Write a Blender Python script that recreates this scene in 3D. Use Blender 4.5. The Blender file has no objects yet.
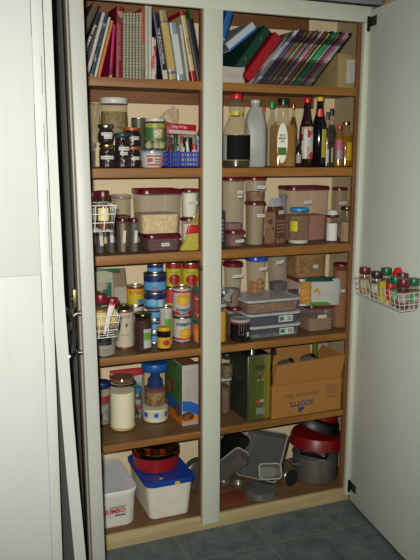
import bpy, bmesh, math, random
from mathutils import Vector, Matrix
R = random.Random(7)
PI = math.pi
SC = bpy.context.scene
COL = SC.collection

# ------------------------------------------------------------------ camera model
FPX, YAW, PITCH, ROLL = 700.0, 0.387937, 0.180106, 0.004269
CAM = Vector((-0.951382, -2.415831, 1.5))
_cy, _sy, _cp, _sp = math.cos(YAW), math.sin(YAW), math.cos(PITCH), math.sin(PITCH)
FWD = Vector((_sy*_cp, _cy*_cp, -_sp))
_r0 = Vector((_cy, -_sy, 0)); _u0 = _r0.cross(FWD)
RGT = _r0*math.cos(ROLL) + _u0*math.sin(ROLL)
UPV = -_r0*math.sin(ROLL) + _u0*math.cos(ROLL)
cd = bpy.data.cameras.new('camera'); cam = bpy.data.objects.new('camera', cd); COL.objects.link(cam)
cd.sensor_fit = 'HORIZONTAL'; cd.sensor_width = 36; cd.lens = 36*FPX/420; cd.clip_start = 0.02
M = Matrix.Identity(4)
for i in range(3):
    M[i][0], M[i][1], M[i][2], M[i][3] = RGT[i], UPV[i], -FWD[i], CAM[i]
cam.matrix_world = M
SC.camera = cam

def ray(px, py): return FWD + RGT*((px-210)/FPX) - UPV*((py-280)/FPX)
def atY(px, py, Y):
    d = ray(px, py); return CAM + d*((Y-CAM.y)/d.y)
def atZ(px, py, Z):
    d = ray(px, py); return CAM + d*((Z-CAM.z)/d.z)
def xat(px, py, Y): return atY(px, py, Y).x
def zat(px, py, Y): return atY(px, py, Y).z
def round_at(px0, px1, py, Y):
    """x centre and radius of an upright round thing whose outline spans px0..px1"""
    p = atY((px0+px1)/2, py, Y)
    d = math.hypot(p.x-CAM.x, Y-CAM.y)
    a = (math.atan((px1-210)/FPX)-math.atan((px0-210)/FPX))/2
    return p.x, d*math.sin(a)

# ------------------------------------------------------------------ materials
def lin(c):
    c /= 255.0
    return c/12.92 if c <= .04045 else ((c+.055)/1.055)**2.4
K = 1.75
def alb(c, k=None):
    k = K if k is None else k
    q = [lin(v)*k*.667 for v in c[:3]]; f = min(1, .86/max(max(q), 1e-6))
    return tuple(v*f for v in q) + (1,)
MATS = {}
def _new(name):
    m = bpy.data.materials.new(name); m.use_nodes = True
    nt = m.node_tree; nt.nodes.clear()
    out = nt.nodes.new('ShaderNodeOutputMaterial')
    return m, nt, out
def _n(nt, t, **kw):
    n = nt.nodes.new(t)
    for k, v in kw.items():
        if hasattr(n, k): setattr(n, k, v)
        else: n.inputs[k.replace('_', ' ')].default_value = v
    return n
def solid(c, rough=.45, metal=0, var=.12, scale=30, k=None, spec=.5, bump=0, coords='Object'):
    """a plain painted / printed / plastic surface with slight procedural mottling"""
    key = ('s', tuple(c), rough, metal, var, scale, k, spec, bump)
    if key in MATS: return MATS[key]
    m, nt, out = _new('surface')
    b = _n(nt, 'ShaderNodeBsdfPrincipled'); a = alb(c, k)
    b.inputs['Roughness'].default_value = rough; b.inputs['Metallic'].default_value = metal
    b.inputs['Specular IOR Level'].default_value = spec
    tc = _n(nt, 'ShaderNodeTexCoord'); nz = _n(nt, 'ShaderNodeTexNoise'); nz.inputs['Scale'].default_value = scale
    nz.inputs['Detail'].default_value = 3
    nt.links.new(tc.outputs[coords], nz.inputs['Vector'])
    mx = _n(nt, 'ShaderNodeMix', data_type='RGBA')
    mx.inputs[6].default_value = tuple(v*(1-var) for v in a[:3])+(1,)
    mx.inputs[7].default_value = tuple(min(.9, v*(1+var)) for v in a[:3])+(1,)
    nt.links.new(nz.outputs['Fac'], mx.inputs[0]); nt.links.new(mx.outputs[2], b.inputs['Base Color'])
    if bump:
        bp = _n(nt, 'ShaderNodeBump'); bp.inputs['Strength'].default_value = bump; bp.inputs['Distance'].default_value = .003
        nt.links.new(nz.outputs['Fac'], bp.inputs['Height']); nt.links.new(bp.outputs[0], b.inputs['Normal'])
    nt.links.new(b.outputs[0], out.inputs[0]); MATS[key] = m
    return m
def metal(c=(150,148,140), rough=.3, k=2.0): return solid(c, rough, 1.0, .1, 12, k)
def clear(c=(200,200,195), a=.12, tint=(250,250,247), rough=.12, k=None):
    if a < .35 and min(c) > 120 and rough < .2: c = tuple(v*.5 for v in c)
    """see-through plastic or glass: transparent, with a film of body colour and a fresnel gloss"""
    if a < .62: a *= .40
    key = ('c', tuple(c), a, tuple(tint), rough, k)
    if key in MATS: return MATS[key]
    m, nt, out = _new('clear')
    t = _n(nt, 'ShaderNodeBsdfTransparent'); t.inputs[0].default_value = tuple(lin(v) for v in tint)+(1,)
    b = _n(nt, 'ShaderNodeBsdfPrincipled'); b.inputs['Base Color'].default_value = alb(c, (k or K)*1.5)
    b.inputs['Roughness'].default_value = rough; b.inputs['Specular IOR Level'].default_value = 1.0 if rough < .2 else .5
    lw = _n(nt, 'ShaderNodeLayerWeight'); lw.inputs[0].default_value = .5
    pw = _n(nt, 'ShaderNodeMath', operation='POWER'); pw.inputs[1].default_value = 3.0
    f = _n(nt, 'ShaderNodeMath', operation='MULTIPLY'); f.inputs[1].default_value = .4
    nt.links.new(lw.outputs['Facing'], pw.inputs[0]); nt.links.new(pw.outputs[0], f.inputs[0])
    nz = _n(nt, 'ShaderNodeTexNoise'); nz.inputs['Scale'].default_value = 14
    tc = _n(nt, 'ShaderNodeTexCoord'); nt.links.new(tc.outputs['Object'], nz.inputs['Vector'])
    mr = _n(nt, 'ShaderNodeMapRange'); mr.inputs[3].default_value = a*.8; mr.inputs[4].default_value = a*1.2
    nt.links.new(nz.outputs['Fac'], mr.inputs[0])
    ad = _n(nt, 'ShaderNodeMath', operation='ADD', use_clamp=True)
    nt.links.new(f.outputs[0], ad.inputs[0]); nt.links.new(mr.outputs[0], ad.inputs[1])
    mx = _n(nt, 'ShaderNodeMixShader')
    nt.links.new(ad.outputs[0], mx.inputs[0]); nt.links.new(t.outputs[0], mx.inputs[1]); nt.links.new(b.outputs[0], mx.inputs[2])
    nt.links.new(mx.outputs[0], out.inputs[0]); MATS[key] = m
    return m
def grain(c1, c2, scale=160, k=None, rough=.7):
    """a mass of grains, flakes or beans"""
    key = ('g', tuple(c1), tuple(c2), scale, k)
    if key in MATS: return MATS[key]
    m, nt, out = _new('grains')
    b = _n(nt, 'ShaderNodeBsdfPrincipled'); b.inputs['Roughness'].default_value = rough
    tc = _n(nt, 'ShaderNodeTexCoord'); v = _n(nt, 'ShaderNodeTexVoronoi'); v.inputs['Scale'].default_value = scale
    nt.links.new(tc.outputs['Object'], v.inputs['Vector'])
    sp = _n(nt, 'ShaderNodeSeparateColor'); nt.links.new(v.outputs['Color'], sp.inputs[0])
    mx = _n(nt, 'ShaderNodeMix', data_type='RGBA'); mx.inputs[6].default_value = alb(c1, k); mx.inputs[7].default_value = alb(c2, k)
    nt.links.new(sp.outputs[0], mx.inputs[0]); nt.links.new(mx.outputs[2], b.inputs['Base Color'])
    bp = _n(nt, 'ShaderNodeBump'); bp.inputs['Strength'].default_value = .8; bp.inputs['Distance'].default_value = .004
    bp.invert = True
    nt.links.new(v.outputs['Distance'], bp.inputs['Height']); nt.links.new(bp.outputs[0], b.inputs['Normal'])
    nt.links.new(b.outputs[0], out.inputs[0]); MATS[key] = m
    return m
def bands(stops, axis=2, rough=.4, k=None, metal_=0):
    """printed bands across an object: stops = [(fraction from, colour), ...]"""
    key = ('b', tuple((s, tuple(c)) for s, c in stops), axis, rough, k)
    if key in MATS: return MATS[key]
    m, nt, out = _new('printed_bands')
    b = _n(nt, 'ShaderNodeBsdfPrincipled'); b.inputs['Roughness'].default_value = rough
    tc = _n(nt, 'ShaderNodeTexCoord'); s = _n(nt, 'ShaderNodeSeparateXYZ'); nt.links.new(tc.outputs['Generated'], s.inputs[0])
    r = _n(nt, 'ShaderNodeValToRGB'); r.color_ramp.interpolation = 'CONSTANT'
    el = r.color_ramp.elements
    while len(el) < len(stops): el.new(.5)
    for e, (p, c) in zip(sorted(el, key=lambda e: e.position), stops):
        pass
    for i, (p, c) in enumerate(stops):
        el[i].position = p; el[i].color = alb(c, k)
    nt.links.new(s.outputs[axis], r.inputs[0]); nt.links.new(r.outputs[0], b.inputs['Base Color'])
    nt.links.new(b.outputs[0], out.inputs[0]); MATS[key] = m
    return m
def mottle(cols, scale=40, k=None, rough=.45, stretch=(1, 1, 1)):
    """a busy printed cover: patches of several colours"""
    key = ('m', tuple(tuple(c) for c in cols), scale, k, stretch)
    if key in MATS: return MATS[key]
    m, nt, out = _new('printed_cover')
    b = _n(nt, 'ShaderNodeBsdfPrincipled'); b.inputs['Roughness'].default_value = rough
    tc = _n(nt, 'ShaderNodeTexCoord'); mp = _n(nt, 'ShaderNodeMapping'); mp.inputs['Scale'].default_value = stretch
    v = _n(nt, 'ShaderNodeTexVoronoi'); v.inputs['Scale'].default_value = scale
    nt.links.new(tc.outputs['Object'], mp.inputs[0]); nt.links.new(mp.outputs[0], v.inputs['Vector'])
    sp = _n(nt, 'ShaderNodeSeparateColor'); nt.links.new(v.outputs['Color'], sp.inputs[0])
    r = _n(nt, 'ShaderNodeValToRGB'); r.color_ramp.interpolation = 'CONSTANT'
    el = r.color_ramp.elements
    while len(el) < len(cols): el.new(.5)
    for i, c in enumerate(cols): el[i].position = i/len(cols); el[i].color = alb(c, k)
    nt.links.new(sp.outputs[0], r.inputs[0]); nt.links.new(r.outputs[0], b.inputs['Base Color'])
    nt.links.new(b.outputs[0], out.inputs[0]); MATS[key] = m
    return m
def wood(c1, c2, rot=0, rough=.55, k=None, sx=1.2):
    key = ('w', tuple(c1), tuple(c2), rot, k)
    if key in MATS: return MATS[key]
    m, nt, out = _new('pine')
    b = _n(nt, 'ShaderNodeBsdfPrincipled'); b.inputs['Roughness'].default_value = rough
    tc = _n(nt, 'ShaderNodeTexCoord'); mp = _n(nt, 'ShaderNodeMapping')
    mp.inputs['Scale'].default_value = (sx, 18, 18) if rot == 0 else (18, 18, sx)
    nz = _n(nt, 'ShaderNodeTexNoise'); nz.inputs['Scale'].default_value = 2.2; nz.inputs['Detail'].default_value = 6; nz.inputs['Distortion'].default_value = .8
    nz2 = _n(nt, 'ShaderNodeTexNoise'); nz2.inputs['Scale'].default_value = 1.7
    nt.links.new(tc.outputs['Object'], mp.inputs[0]); nt.links.new(mp.outputs[0], nz.inputs['Vector']); nt.links.new(tc.outputs['Object'], nz2.inputs['Vector'])
    mr = _n(nt, 'ShaderNodeMapRange'); mr.inputs[1].default_value = .3; mr.inputs[2].default_value = .7
    nt.links.new(nz.outputs['Fac'], mr.inputs[0])
    mx = _n(nt, 'ShaderNodeMix', data_type='RGBA'); mx.inputs[6].default_value = alb(c1, k); mx.inputs[7].default_value = alb(c2, k)
    nt.links.new(mr.outputs[0], mx.inputs[0])
    m2 = _n(nt, 'ShaderNodeMix', data_type='RGBA', blend_type='MULTIPLY'); m2.inputs[0].default_value = .35
    nt.links.new(mx.outputs[2], m2.inputs[6]); nt.links.new(nz2.outputs['Fac'], m2.inputs[7])
    nt.links.new(m2.outputs[2], b.inputs['Base Color'])
    bp = _n(nt, 'ShaderNodeBump'); bp.inputs['Strength'].default_value = .15; bp.inputs['Distance'].default_value = .002
    nt.links.new(nz.outputs['Fac'], bp.inputs['Height']); nt.links.new(bp.outputs[0], b.inputs['Normal'])
    nt.links.new(b.outputs[0], out.inputs[0]); MATS[key] = m
    return m
def paint(c, k=None, rough=.45, dirt=.25):
    """old gloss paint with faint brush marks and scuffs"""
    key = ('p', tuple(c), k, rough, dirt)
    if key in MATS: return MATS[key]
    m, nt, out = _new('old_paint')
    b = _n(nt, 'ShaderNodeBsdfPrincipled'); b.inputs['Roughness'].default_value = rough; b.inputs['Specular IOR Level'].default_value = .35
    tc = _n(nt, 'ShaderNodeTexCoord'); mp = _n(nt, 'ShaderNodeMapping'); mp.inputs['Scale'].default_value = (14, 14, 1.5)
    n1 = _n(nt, 'ShaderNodeTexNoise'); n1.inputs['Scale'].default_value = 3; n1.inputs['Detail'].default_value = 4
    n2 = _n(nt, 'ShaderNodeTexNoise'); n2.inputs['Scale'].default_value = 9; n2.inputs['Detail'].default_value = 6; n2.inputs['Roughness'].default_value = .7
    nt.links.new(tc.outputs['Object'], mp.inputs[0]); nt.links.new(mp.outputs[0], n1.inputs['Vector']); nt.links.new(mp.outputs[0], n2.inputs['Vector'])
    a = alb(c, k)
    mx = _n(nt, 'ShaderNodeMix', data_type='RGBA'); mx.inputs[6].default_value = tuple(v*.94 for v in a[:3])+(1,); mx.inputs[7].default_value = tuple(min(.9, v*1.05) for v in a[:3])+(1,)
    nt.links.new(n1.outputs['Fac'], mx.inputs[0])
    mr = _n(nt, 'ShaderNodeMapRange'); mr.inputs[1].default_value = .68; mr.inputs[2].default_value = .78; mr.inputs[4].default_value = dirt
    nt.links.new(n2.outputs['Fac'], mr.inputs[0])
    m2 = _n(nt, 'ShaderNodeMix', data_type='RGBA'); m2.inputs[7].default_value = tuple(v*.35 for v in a[:3])+(1,)
    nt.links.new(mr.outputs[0], m2.inputs[0]); nt.links.new(mx.outputs[2], m2.inputs[6]); nt.links.new(m2.outputs[2], b.inputs['Base Color'])
    bp = _n(nt, 'ShaderNodeBump'); bp.inputs['Strength'].default_value = .12; bp.inputs['Distance'].default_value = .003
    nt.links.new(n1.outputs['Fac'], bp.inputs['Height']); nt.links.new(bp.outputs[0], b.inputs['Normal'])
    nt.links.new(b.outputs[0], out.inputs[0]); MATS[key] = m
    return m

# ------------------------------------------------------------------ mesh helpers
def finish(bm, smooth=True, ang=35):
    bmesh.ops.recalc_face_normals(bm, faces=bm.faces[:])
    me = bpy.data.meshes.new('mesh'); bm.to_mesh(me); bm.free()
    if smooth:
        me.polygons.foreach_set('use_smooth', [True]*len(me.polygons))
        me.set_sharp_from_angle(angle=math.radians(ang))
    return me
def bx(x0, x1, y0, y1, z0, z1, bev=0.0):
    bm = bmesh.new()
    bmesh.ops.create_cube(bm, size=1)
    for v in bm.verts:
        v.co = Vector(((x0+x1)/2+v.co.x*(x1-x0), (y0+y1)/2+v.co.y*(y1-y0), (z0+z1)/2+v.co.z*(z1-z0)))
    if bev > 0: bmesh.ops.bevel(bm, geom=bm.edges[:]+bm.verts[:], offset=bev, segments=2, affect='EDGES', profile=.5)
    return finish(bm)
def lathe(prof, seg=28, cap0=True, cap1=True):
    bm = bmesh.new(); rings = []
    for r, z in prof:
        rings.append([bm.verts.new((r*math.cos(2*PI*i/seg), r*math.sin(2*PI*i/seg), z)) for i in range(seg)])
    for a, b in zip(rings, rings[1:]):
        for i in range(seg): bm.faces.new((a[i], a[(i+1) % seg], b[(i+1) % seg], b[i]))
    if cap0: bm.faces.new(rings[0][::-1])
    if cap1: bm.faces.new(rings[-1])
    return finish(bm)
def outline(w, d, r, n=5):
    r = min(r, w/2-1e-4, d/2-1e-4); pts = []
    for cx, cy, a0 in ((w/2-r, d/2-r, 0), (-w/2+r, d/2-r, PI/2), (-w/2+r, -d/2+r, PI), (w/2-r, -d/2+r, 1.5*PI)):
        for i in range(n+1):
            a = a0+PI/2*i/n; pts.append((cx+r*math.cos(a), cy+r*math.sin(a)))
    return pts
def prism(secs, cap0=True, cap1=True, n=5):
    """stack of rounded rectangles: (z, w, d, r)"""
    bm = bmesh.new(); rings = []
    for z, w, d, r in secs: rings.append([bm.verts.new((x, y, z)) for x, y in outline(w, d, r, n)])
    for a, b in zip(rings, rings[1:]):
        L = len(a)
        for i in range(L): bm.faces.new((a[i], a[(i+1) % L], b[(i+1) % L], b[i]))
    if cap0: bm.faces.new(rings[0][::-1])
    if cap1: bm.faces.new(rings[-1])
    return finish(bm)
def tubes(paths, r, seg=6):
    bm = bmesh.new()
    for pts in paths:
        pts = [Vector(p) for p in pts]; prev = None
        for i, p in enumerate(pts):
            t = (pts[min(i+1, len(pts)-1)]-pts[max(i-1, 0)]).normalized()
            a = t.cross(Vector((0, 0, 1)) if abs(t.z) < .9 else Vector((1, 0, 0))).normalized(); b = t.cross(a)
            ring = [bm.verts.new(p+(a*math.cos(2*PI*k/seg)+b*math.sin(2*PI*k/seg))*r) for k in range(seg)]
            if prev:
                for k in range(seg): bm.faces.new((prev[k], prev[(k+1) % seg], ring[(k+1) % seg], ring[k]))
            else: bm.faces.new(ring)
            prev = ring
        bm.faces.new(prev)
    return finish(bm)
def bag(w, d, h, top=.25, lump=.1, seed=1, nx=14, nz=10, lean=0.0, taper=1.0):
    """a soft filled bag: fat low, pinched at the top"""
    rr = random.Random(seed); bm = bmesh.new(); rings = []
    ph = [rr.uniform(0, 6.28) for _ in range(6)]
    N = nx*2
    for j in range(nz+1):
        t = j/nz
        fat = (.75+.25*math.sin(PI*min(1, t*1.6)))*(1-t) + top*t
        ww = w*(1-(1-taper)*t)
        ring = []
        for i in range(N):
            a = 2*PI*i/N
            ca, sa = math.cos(a), math.sin(a)
            x = ww/2*math.copysign(abs(ca)**.6, ca); y = d/2*fat*math.copysign(abs(sa)**.8, sa)
            q = 1+lump*(math.sin(5*a+ph[0]+7*t)+math.sin(9*a+ph[1]-11*t))*.5
            z = h*t + lump*h*.12*math.sin(3*a+ph[2])*t
            ring.append(bm.verts.new((x*(1+lump*.25*math.sin(8*t+ph[3]))+lean*t, y*q, z)))
        rings.append(ring)
    for a, b in zip(rings, rings[1:]):
        for i in range(N): bm.faces.new((a[i], a[(i+1) % N], b[(i+1) % N], b[i]))
    bm.faces.new(rings[0][::-1]); bm.faces.new(rings[-1])
    return finish(bm, ang=60)
def wrap_patch(r, xc, zc, w, h, ell=False, n=10):
    """paper patch on a cylinder of radius r; xc is arc length from the front (-Y)"""
    bm = bmesh.new()
    def P(x, z):
        a = x/r; return bm.verts.new((r*math.sin(a), -r*math.cos(a), z))
    if ell:
        c = P(xc, zc); m = 24
        rim = [P(xc+w/2*math.cos(2*PI*i/m), zc+h/2*math.sin(2*PI*i/m)) for i in range(m)]
        mid = [P(xc+w/4*math.cos(2*PI*i/m), zc+h/4*math.sin(2*PI*i/m)) for i in range(m)]
        for i in range(m):
            bm.faces.new((c, mid[i], mid[(i+1) % m])); bm.faces.new((mid[i], rim[i], rim[(i+1) % m], mid[(i+1) % m]))
    else:
        g = [[P(xc+w*(i/n-.5), zc+h*(j-.5)) for i in range(n+1)] for j in (0, 1)]
        for i in range(n): bm.faces.new((g[0][i], g[0][i+1], g[1][i+1], g[1][i]))
    return finish(bm)
def disc(w, h, m=24, t=.0006):
    bm = bmesh.new()
    f = [bm.verts.new((w/2*math.cos(2*PI*i/m), -t, h/2*math.sin(2*PI*i/m))) for i in range(m)]
    b = [bm.verts.new((w/2*math.cos(2*PI*i/m), 0, h/2*math.sin(2*PI*i/m))) for i in range(m)]
    bm.faces.new(f); bm.faces.new(b[::-1])
    for i in range(m): bm.faces.new((f[i], f[(i+1) % m], b[(i+1) % m], b[i]))
    return finish(bm)
_txt = {}
def text_mesh(s, size, bold=0.0, shear=0.0):
    cu = bpy.data.curves.new('lettering', 'FONT'); cu.body = s; cu.size = size; cu.align_x = 'CENTER'; cu.align_y = 'CENTER'
    cu.offset = bold*size; cu.shear = shear; cu.resolution_u = 2
    ob = bpy.data.objects.new('lettering', cu); COL.objects.link(ob)
    dg = bpy.context.evaluated_depsgraph_get(); dg.update()
    me = bpy.data.meshes.new_from_object(ob.evaluated_get(dg)); bpy.data.objects.remove(ob)
    return me
def flat_text(s, size, bold=.02, shear=0, rz=0, flip=False):
    """lettering standing in the XZ plane, read from -Y; rz turns it within that plane"""
    me = text_mesh(s, size, bold, shear)
    m = Matrix.Rotation(PI/2, 4, 'X') @ Matrix.Rotation(rz, 4, 'Z')
    me.transform(m); return me
def wrap_text(s, size, r, xc, zc, bold=.02, width=None, rz=0):
    me = text_mesh(s, size, bold)
    if rz: me.transform(Matrix.Rotation(rz, 4, 'Z'))
    xs = [v.co.x for v in me.vertices]
    f = width/(max(xs)-min(xs)) if width and xs else 1
    for v in me.vertices:
        a = (v.co.x*f+xc)/r
        v.co = Vector((r*math.sin(a), -r*math.cos(a), zc+v.co.y))
    return me

# ------------------------------------------------------------------ scene-tree helpers
def link(name, me, m, parent=None, loc=(0, 0, 0), rot=(0, 0, 0)):
    o = bpy.data.objects.new(name, me); COL.objects.link(o)
    if m is not None:
        me.materials.clear(); me.materials.append(m)
    o.parent = parent; o.location = loc; o.rotation_euler = rot
    return o
def thing(name, label, cat, loc=(0, 0, 0), rz=0.0, group=None, rot=None):
    o = bpy.data.objects.new(name, None); COL.objects.link(o); o.empty_display_size = .03
    o.location = loc; o.rotation_euler = rot if rot else (0, 0, rz)
    o['label'] = label; o['category'] = cat
    if group: o['group'] = group
    return o
def structure(name, me, m, parent=None):
    o = link(name, me, m, parent); o['kind'] = 'structure'; return o
EPS = .0008
def under(z0, H):
    """keep a thing below the shelf above it"""
    for s, th in ((S1, .03), (S2, .033), (S3, .034), (S4, .028), (S5, .026)):
        if z0 < s-.05 and z0 >= s-.40: lim = s-th-.0025-z0-EPS; return min(H, lim)
    return H
S1, S2, S3, S4, S5, S0 = 1.751, 1.444, 1.137, 0.761, 0.4225, 0.060
MAROON = (96, 13, 24)
WHITE = (205, 203, 192)
def sticker_mat(): return solid((200, 198, 188), .6, 0, .05)
def ink(): return solid((70, 68, 66), .6, 0, .1)
def marks(parent, w, h, lines=1, front=-.0009):
    """rows of hand-written squiggle on a paper label"""
    pp = []
    for j in range(lines):
        z = h*((j+.5)/lines-.5)
        pp.append([(-w*.4+w*.8*i/14, front, z+(h/lines*.18)*math.sin(i*2.3+j)) for i in range(15)])
    link('handwriting', tubes(pp, .0006, 4), ink(), parent)
def flat_label(parent, x, y, z, w, h, tilt=0, lines=1, m=None, rz=0):
    l = link('paper_label', bx(-w/2, w/2, -.0005, .0005, -h/2, h/2), m or sticker_mat(), parent, (x, y, z), (0, tilt, rz))
    if lines: marks(l, w, h, lines)
    return l
def round_label(parent, r, xc, zc, w, h, lines=1, m=None, name='paper_label'):
    l = link(name, wrap_patch(r+.0006, xc, zc, w, h), m or sticker_mat(), parent)
    if lines:
        pp = []
        for j in range(lines):
            z0 = zc+h*((j+.5)/lines-.5)
            pp.append([((r+.001)*math.sin((xc-w*.38+w*.76*i/14)/r), -(r+.001)*math.cos((xc-w*.38+w*.76*i/14)/r), z0+h/lines*.16*math.sin(i*2.1+j)) for i in range(15)])
        link('handwriting', tubes(pp, .0005, 4), ink(), l)
    return l
def face_cam(x, y, f=.75): return -math.atan2(x-CAM.x, y-CAM.y)*f

def ring_lid(r, h, col, rough=.4, met=0, dome=.08, k=None):
    return lathe([(r*.98, 0), (r, h*.08), (r, h*.82), (r*.96, h*.96), (r*.86, h), (r*.82, h*(1-dome)), (0.001, h*(1-dome))], 28), solid(col, rough, met, .08, 20, k)

def jar(label, px0, px1, pt, Y, z0, lid=(150, 140, 90), lid_h=.016, lid_met=0, glass=None, content=None, fill=.8, lab=None, neck=.88, name='glass_jar', cat='jar', group=None, round_=False, rz=None, body_h=None, lid_r=None):
    """screw-top jar; lab = [(xc,zfrac,w,h,lines,mat)]"""
    x, r = round_at(px0, px1, (pt+20), Y)
    H = under(z0, zat((px0+px1)/2, pt, Y)-z0-EPS) if body_h is None else body_h
    t = thing(name, label, cat, (x, Y, z0+EPS), face_cam(x, Y) if rz is None else rz, group)
    hb = H-lid_h*.8
    g = glass or clear((90, 95, 90), .12)
    if round_:
        prof = [(r*.55, 0), (r*.8, hb*.08), (r*.97, hb*.3), (r, hb*.45), (r*.95, hb*.65), (r*.78, hb*.85), (r*neck*.8, hb*.93), (r*neck*.8, hb)]
    else:
        prof = [(r*.9, 0), (r*.98, hb*.03), (r, hb*.08), (r, hb*.76), (r*.97, hb*.83), (r*neck, hb*.91), (r*neck, hb)]
    link('glass_body', lathe(prof), g, t)
    if content:
        top = hb*fill
        cp = [(max(.002, rr-.0025), max(.0025, z)) for rr, z in prof if z < top]
        rt = cp[-1][0]
        link('contents', lathe(cp+[(rt, top)]), content, t)
    lm, mm = ring_lid(lid_r or r*neck*1.06, lid_h, lid, .3 if lid_met else .4, lid_met)
    link('lid', lm, mm, t, (0, 0, H-lid_h))
    for L in lab or []:
        xc, zf, w, h, n, m = L
        round_label(t, r*(1.0), xc, hb*zf, w, h, n, m)
    return t, r, H

def bottle(label, px0, px1, pt, Y, z0, prof, cap, cap_h=.022, cap_r=None, glass=None, content=None, fill=.8, name='glass_bottle', cap_met=0, labs=(), square=False, rz=None, seg=28):
    """prof = [(radius fraction, height fraction)] of the body without its cap"""
    x, r = round_at(px0, px1, pt+30, Y)
    H = under(z0, zat((px0+px1)/2, pt, Y)-z0-EPS)
    t = thing(name, label, 'bottle', (x, Y, z0+EPS), face_cam(x, Y) if rz is None else rz)
    hb = H-cap_h*.85
    if square:
        def mk(pf, s=0): return prism([(z, 2*(a-s), 2*(a-s)*square, max(.002, (a-s)*(.35 if a > .6*r else .98))) for a, z in pf])
    else:
        def mk(pf, s=0): return lathe([(a-s, z) for a, z in pf], seg)
    P = [(a*r, b*hb) for a, b in prof]
    link('bottle_body', mk(P), glass or clear((190, 195, 190), .1), t)
    if content:
        cp = [(a, max(.003, z)) for a, z in P if z < fill*hb]
        lo = [p for p in P if p[1] < fill*hb][-1]; hi = [p for p in P if p[1] >= fill*hb][0]
        f = (fill*hb-lo[1])/(hi[1]-lo[1]); cp.append((lo[0]+(hi[0]-lo[0])*f, fill*hb))
        link('contents', mk(cp, .0022), content, t)
    cr = cap_r or P[-1][0]*1.15
    lm, mm = ring_lid(cr, cap_h, cap, .35, cap_met, .02)
    link('cap', lm, mm, t, (0, 0, H-cap_h))
    return t, r, H

def tin(label, px0, px1, pt, Y, z0, stops, H=None, name='food_tin', cat='tin', rz=None, rimc=(165, 160, 145), group=None):
    x, r = round_at(px0, px1, pt+10, Y)
    if H is None: H = under(z0, zat((px0+px1)/2, pt, Y)-z0-EPS)
    t = thing(name, label, cat, (x, Y, z0+EPS), face_cam(x, Y) if rz is None else rz, group)
    link('can_body', lathe([(r*.94, .002), (r, 0), (r*1.015, .001), (r*1.015, .003), (r*.985, .0045), (r*.985, H-.0045), (r*1.015, H-.003), (r*1.015, H-.001), (r, H), (r*.95, H), (r*.94, H-.003), (.001, H-.0035)]), metal(rimc, .35), t)
    link('printed_wrapper', lathe([(r*.992, .005), (r*.992, H-.005)], 32, False, False), bands(stops), t)
    return t, r*.992, H

def canister(label, px0, px1, pt, Yf, dep, z0, lid=MAROON, lid_h=.014, body=None, content=None, fill=.5, rnd=.02, taper=.97, lab=(), name='storage_container', over=.004, H=None, rz=0, lidless=False, rim=None, sil=True):
    """rounded-rectangular plastic tub; front face at Yf spans px0..px1"""
    if sil: px0 += 60*max(0, dep-rnd)      # part of the outline is the tub's visible side
    x0, x1 = xat(px0, pt+10, Yf), xat(px1, pt+10, Yf)
    w = x1-x0; x = (x0+x1)/2
    if H is None: H = under(z0, zat((px0+px1)/2, pt, Yf)-z0-EPS)
    t = thing(name, label, 'container', (x, Yf+dep/2, z0+EPS), rz)
    hb = H-lid_h*.6; b = body or clear((170, 165, 165), .35, rough=.3)
    w -= 2*over; d = dep-2*over
    link('tub', prism([(0, w*taper-.008, d*taper-.008, rnd*.8), (.004, w*taper, d*taper, rnd), (hb, w, d, rnd)], True, False), b, t)
    if content:
        link('contents', prism([(.003, w*taper-.010, d*taper-.010, rnd*.8), (hb*fill, w*(taper+(1-taper)*fill)-.006, d*(taper+(1-taper)*fill)-.006, rnd*.8)]), content, t)
    if not lidless:
        lm = lid if not isinstance(lid, tuple) else solid(lid, .3, 0, .06, 20)
        l = link('lid', prism([(0, w+2*over, d+2*over, rnd+over), (lid_h*.75, w+2*over, d+2*over, rnd+over), (lid_h, w+over, d+over, rnd), (lid_h, w-.006, d-.006, rnd*.8), (lid_h*.7, w-.01, d-.01, rnd*.7)]), lm, t, (0, 0, H-lid_h))
    for (u, v, lw, lh, tilt, n) in lab:
        flat_label(t, (u-.5)*w, -d/2-.0012, hb*v, lw, lh, tilt, n)
    return t, w, d, H


FLASH, ROOM = 228, 0.35
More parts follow.
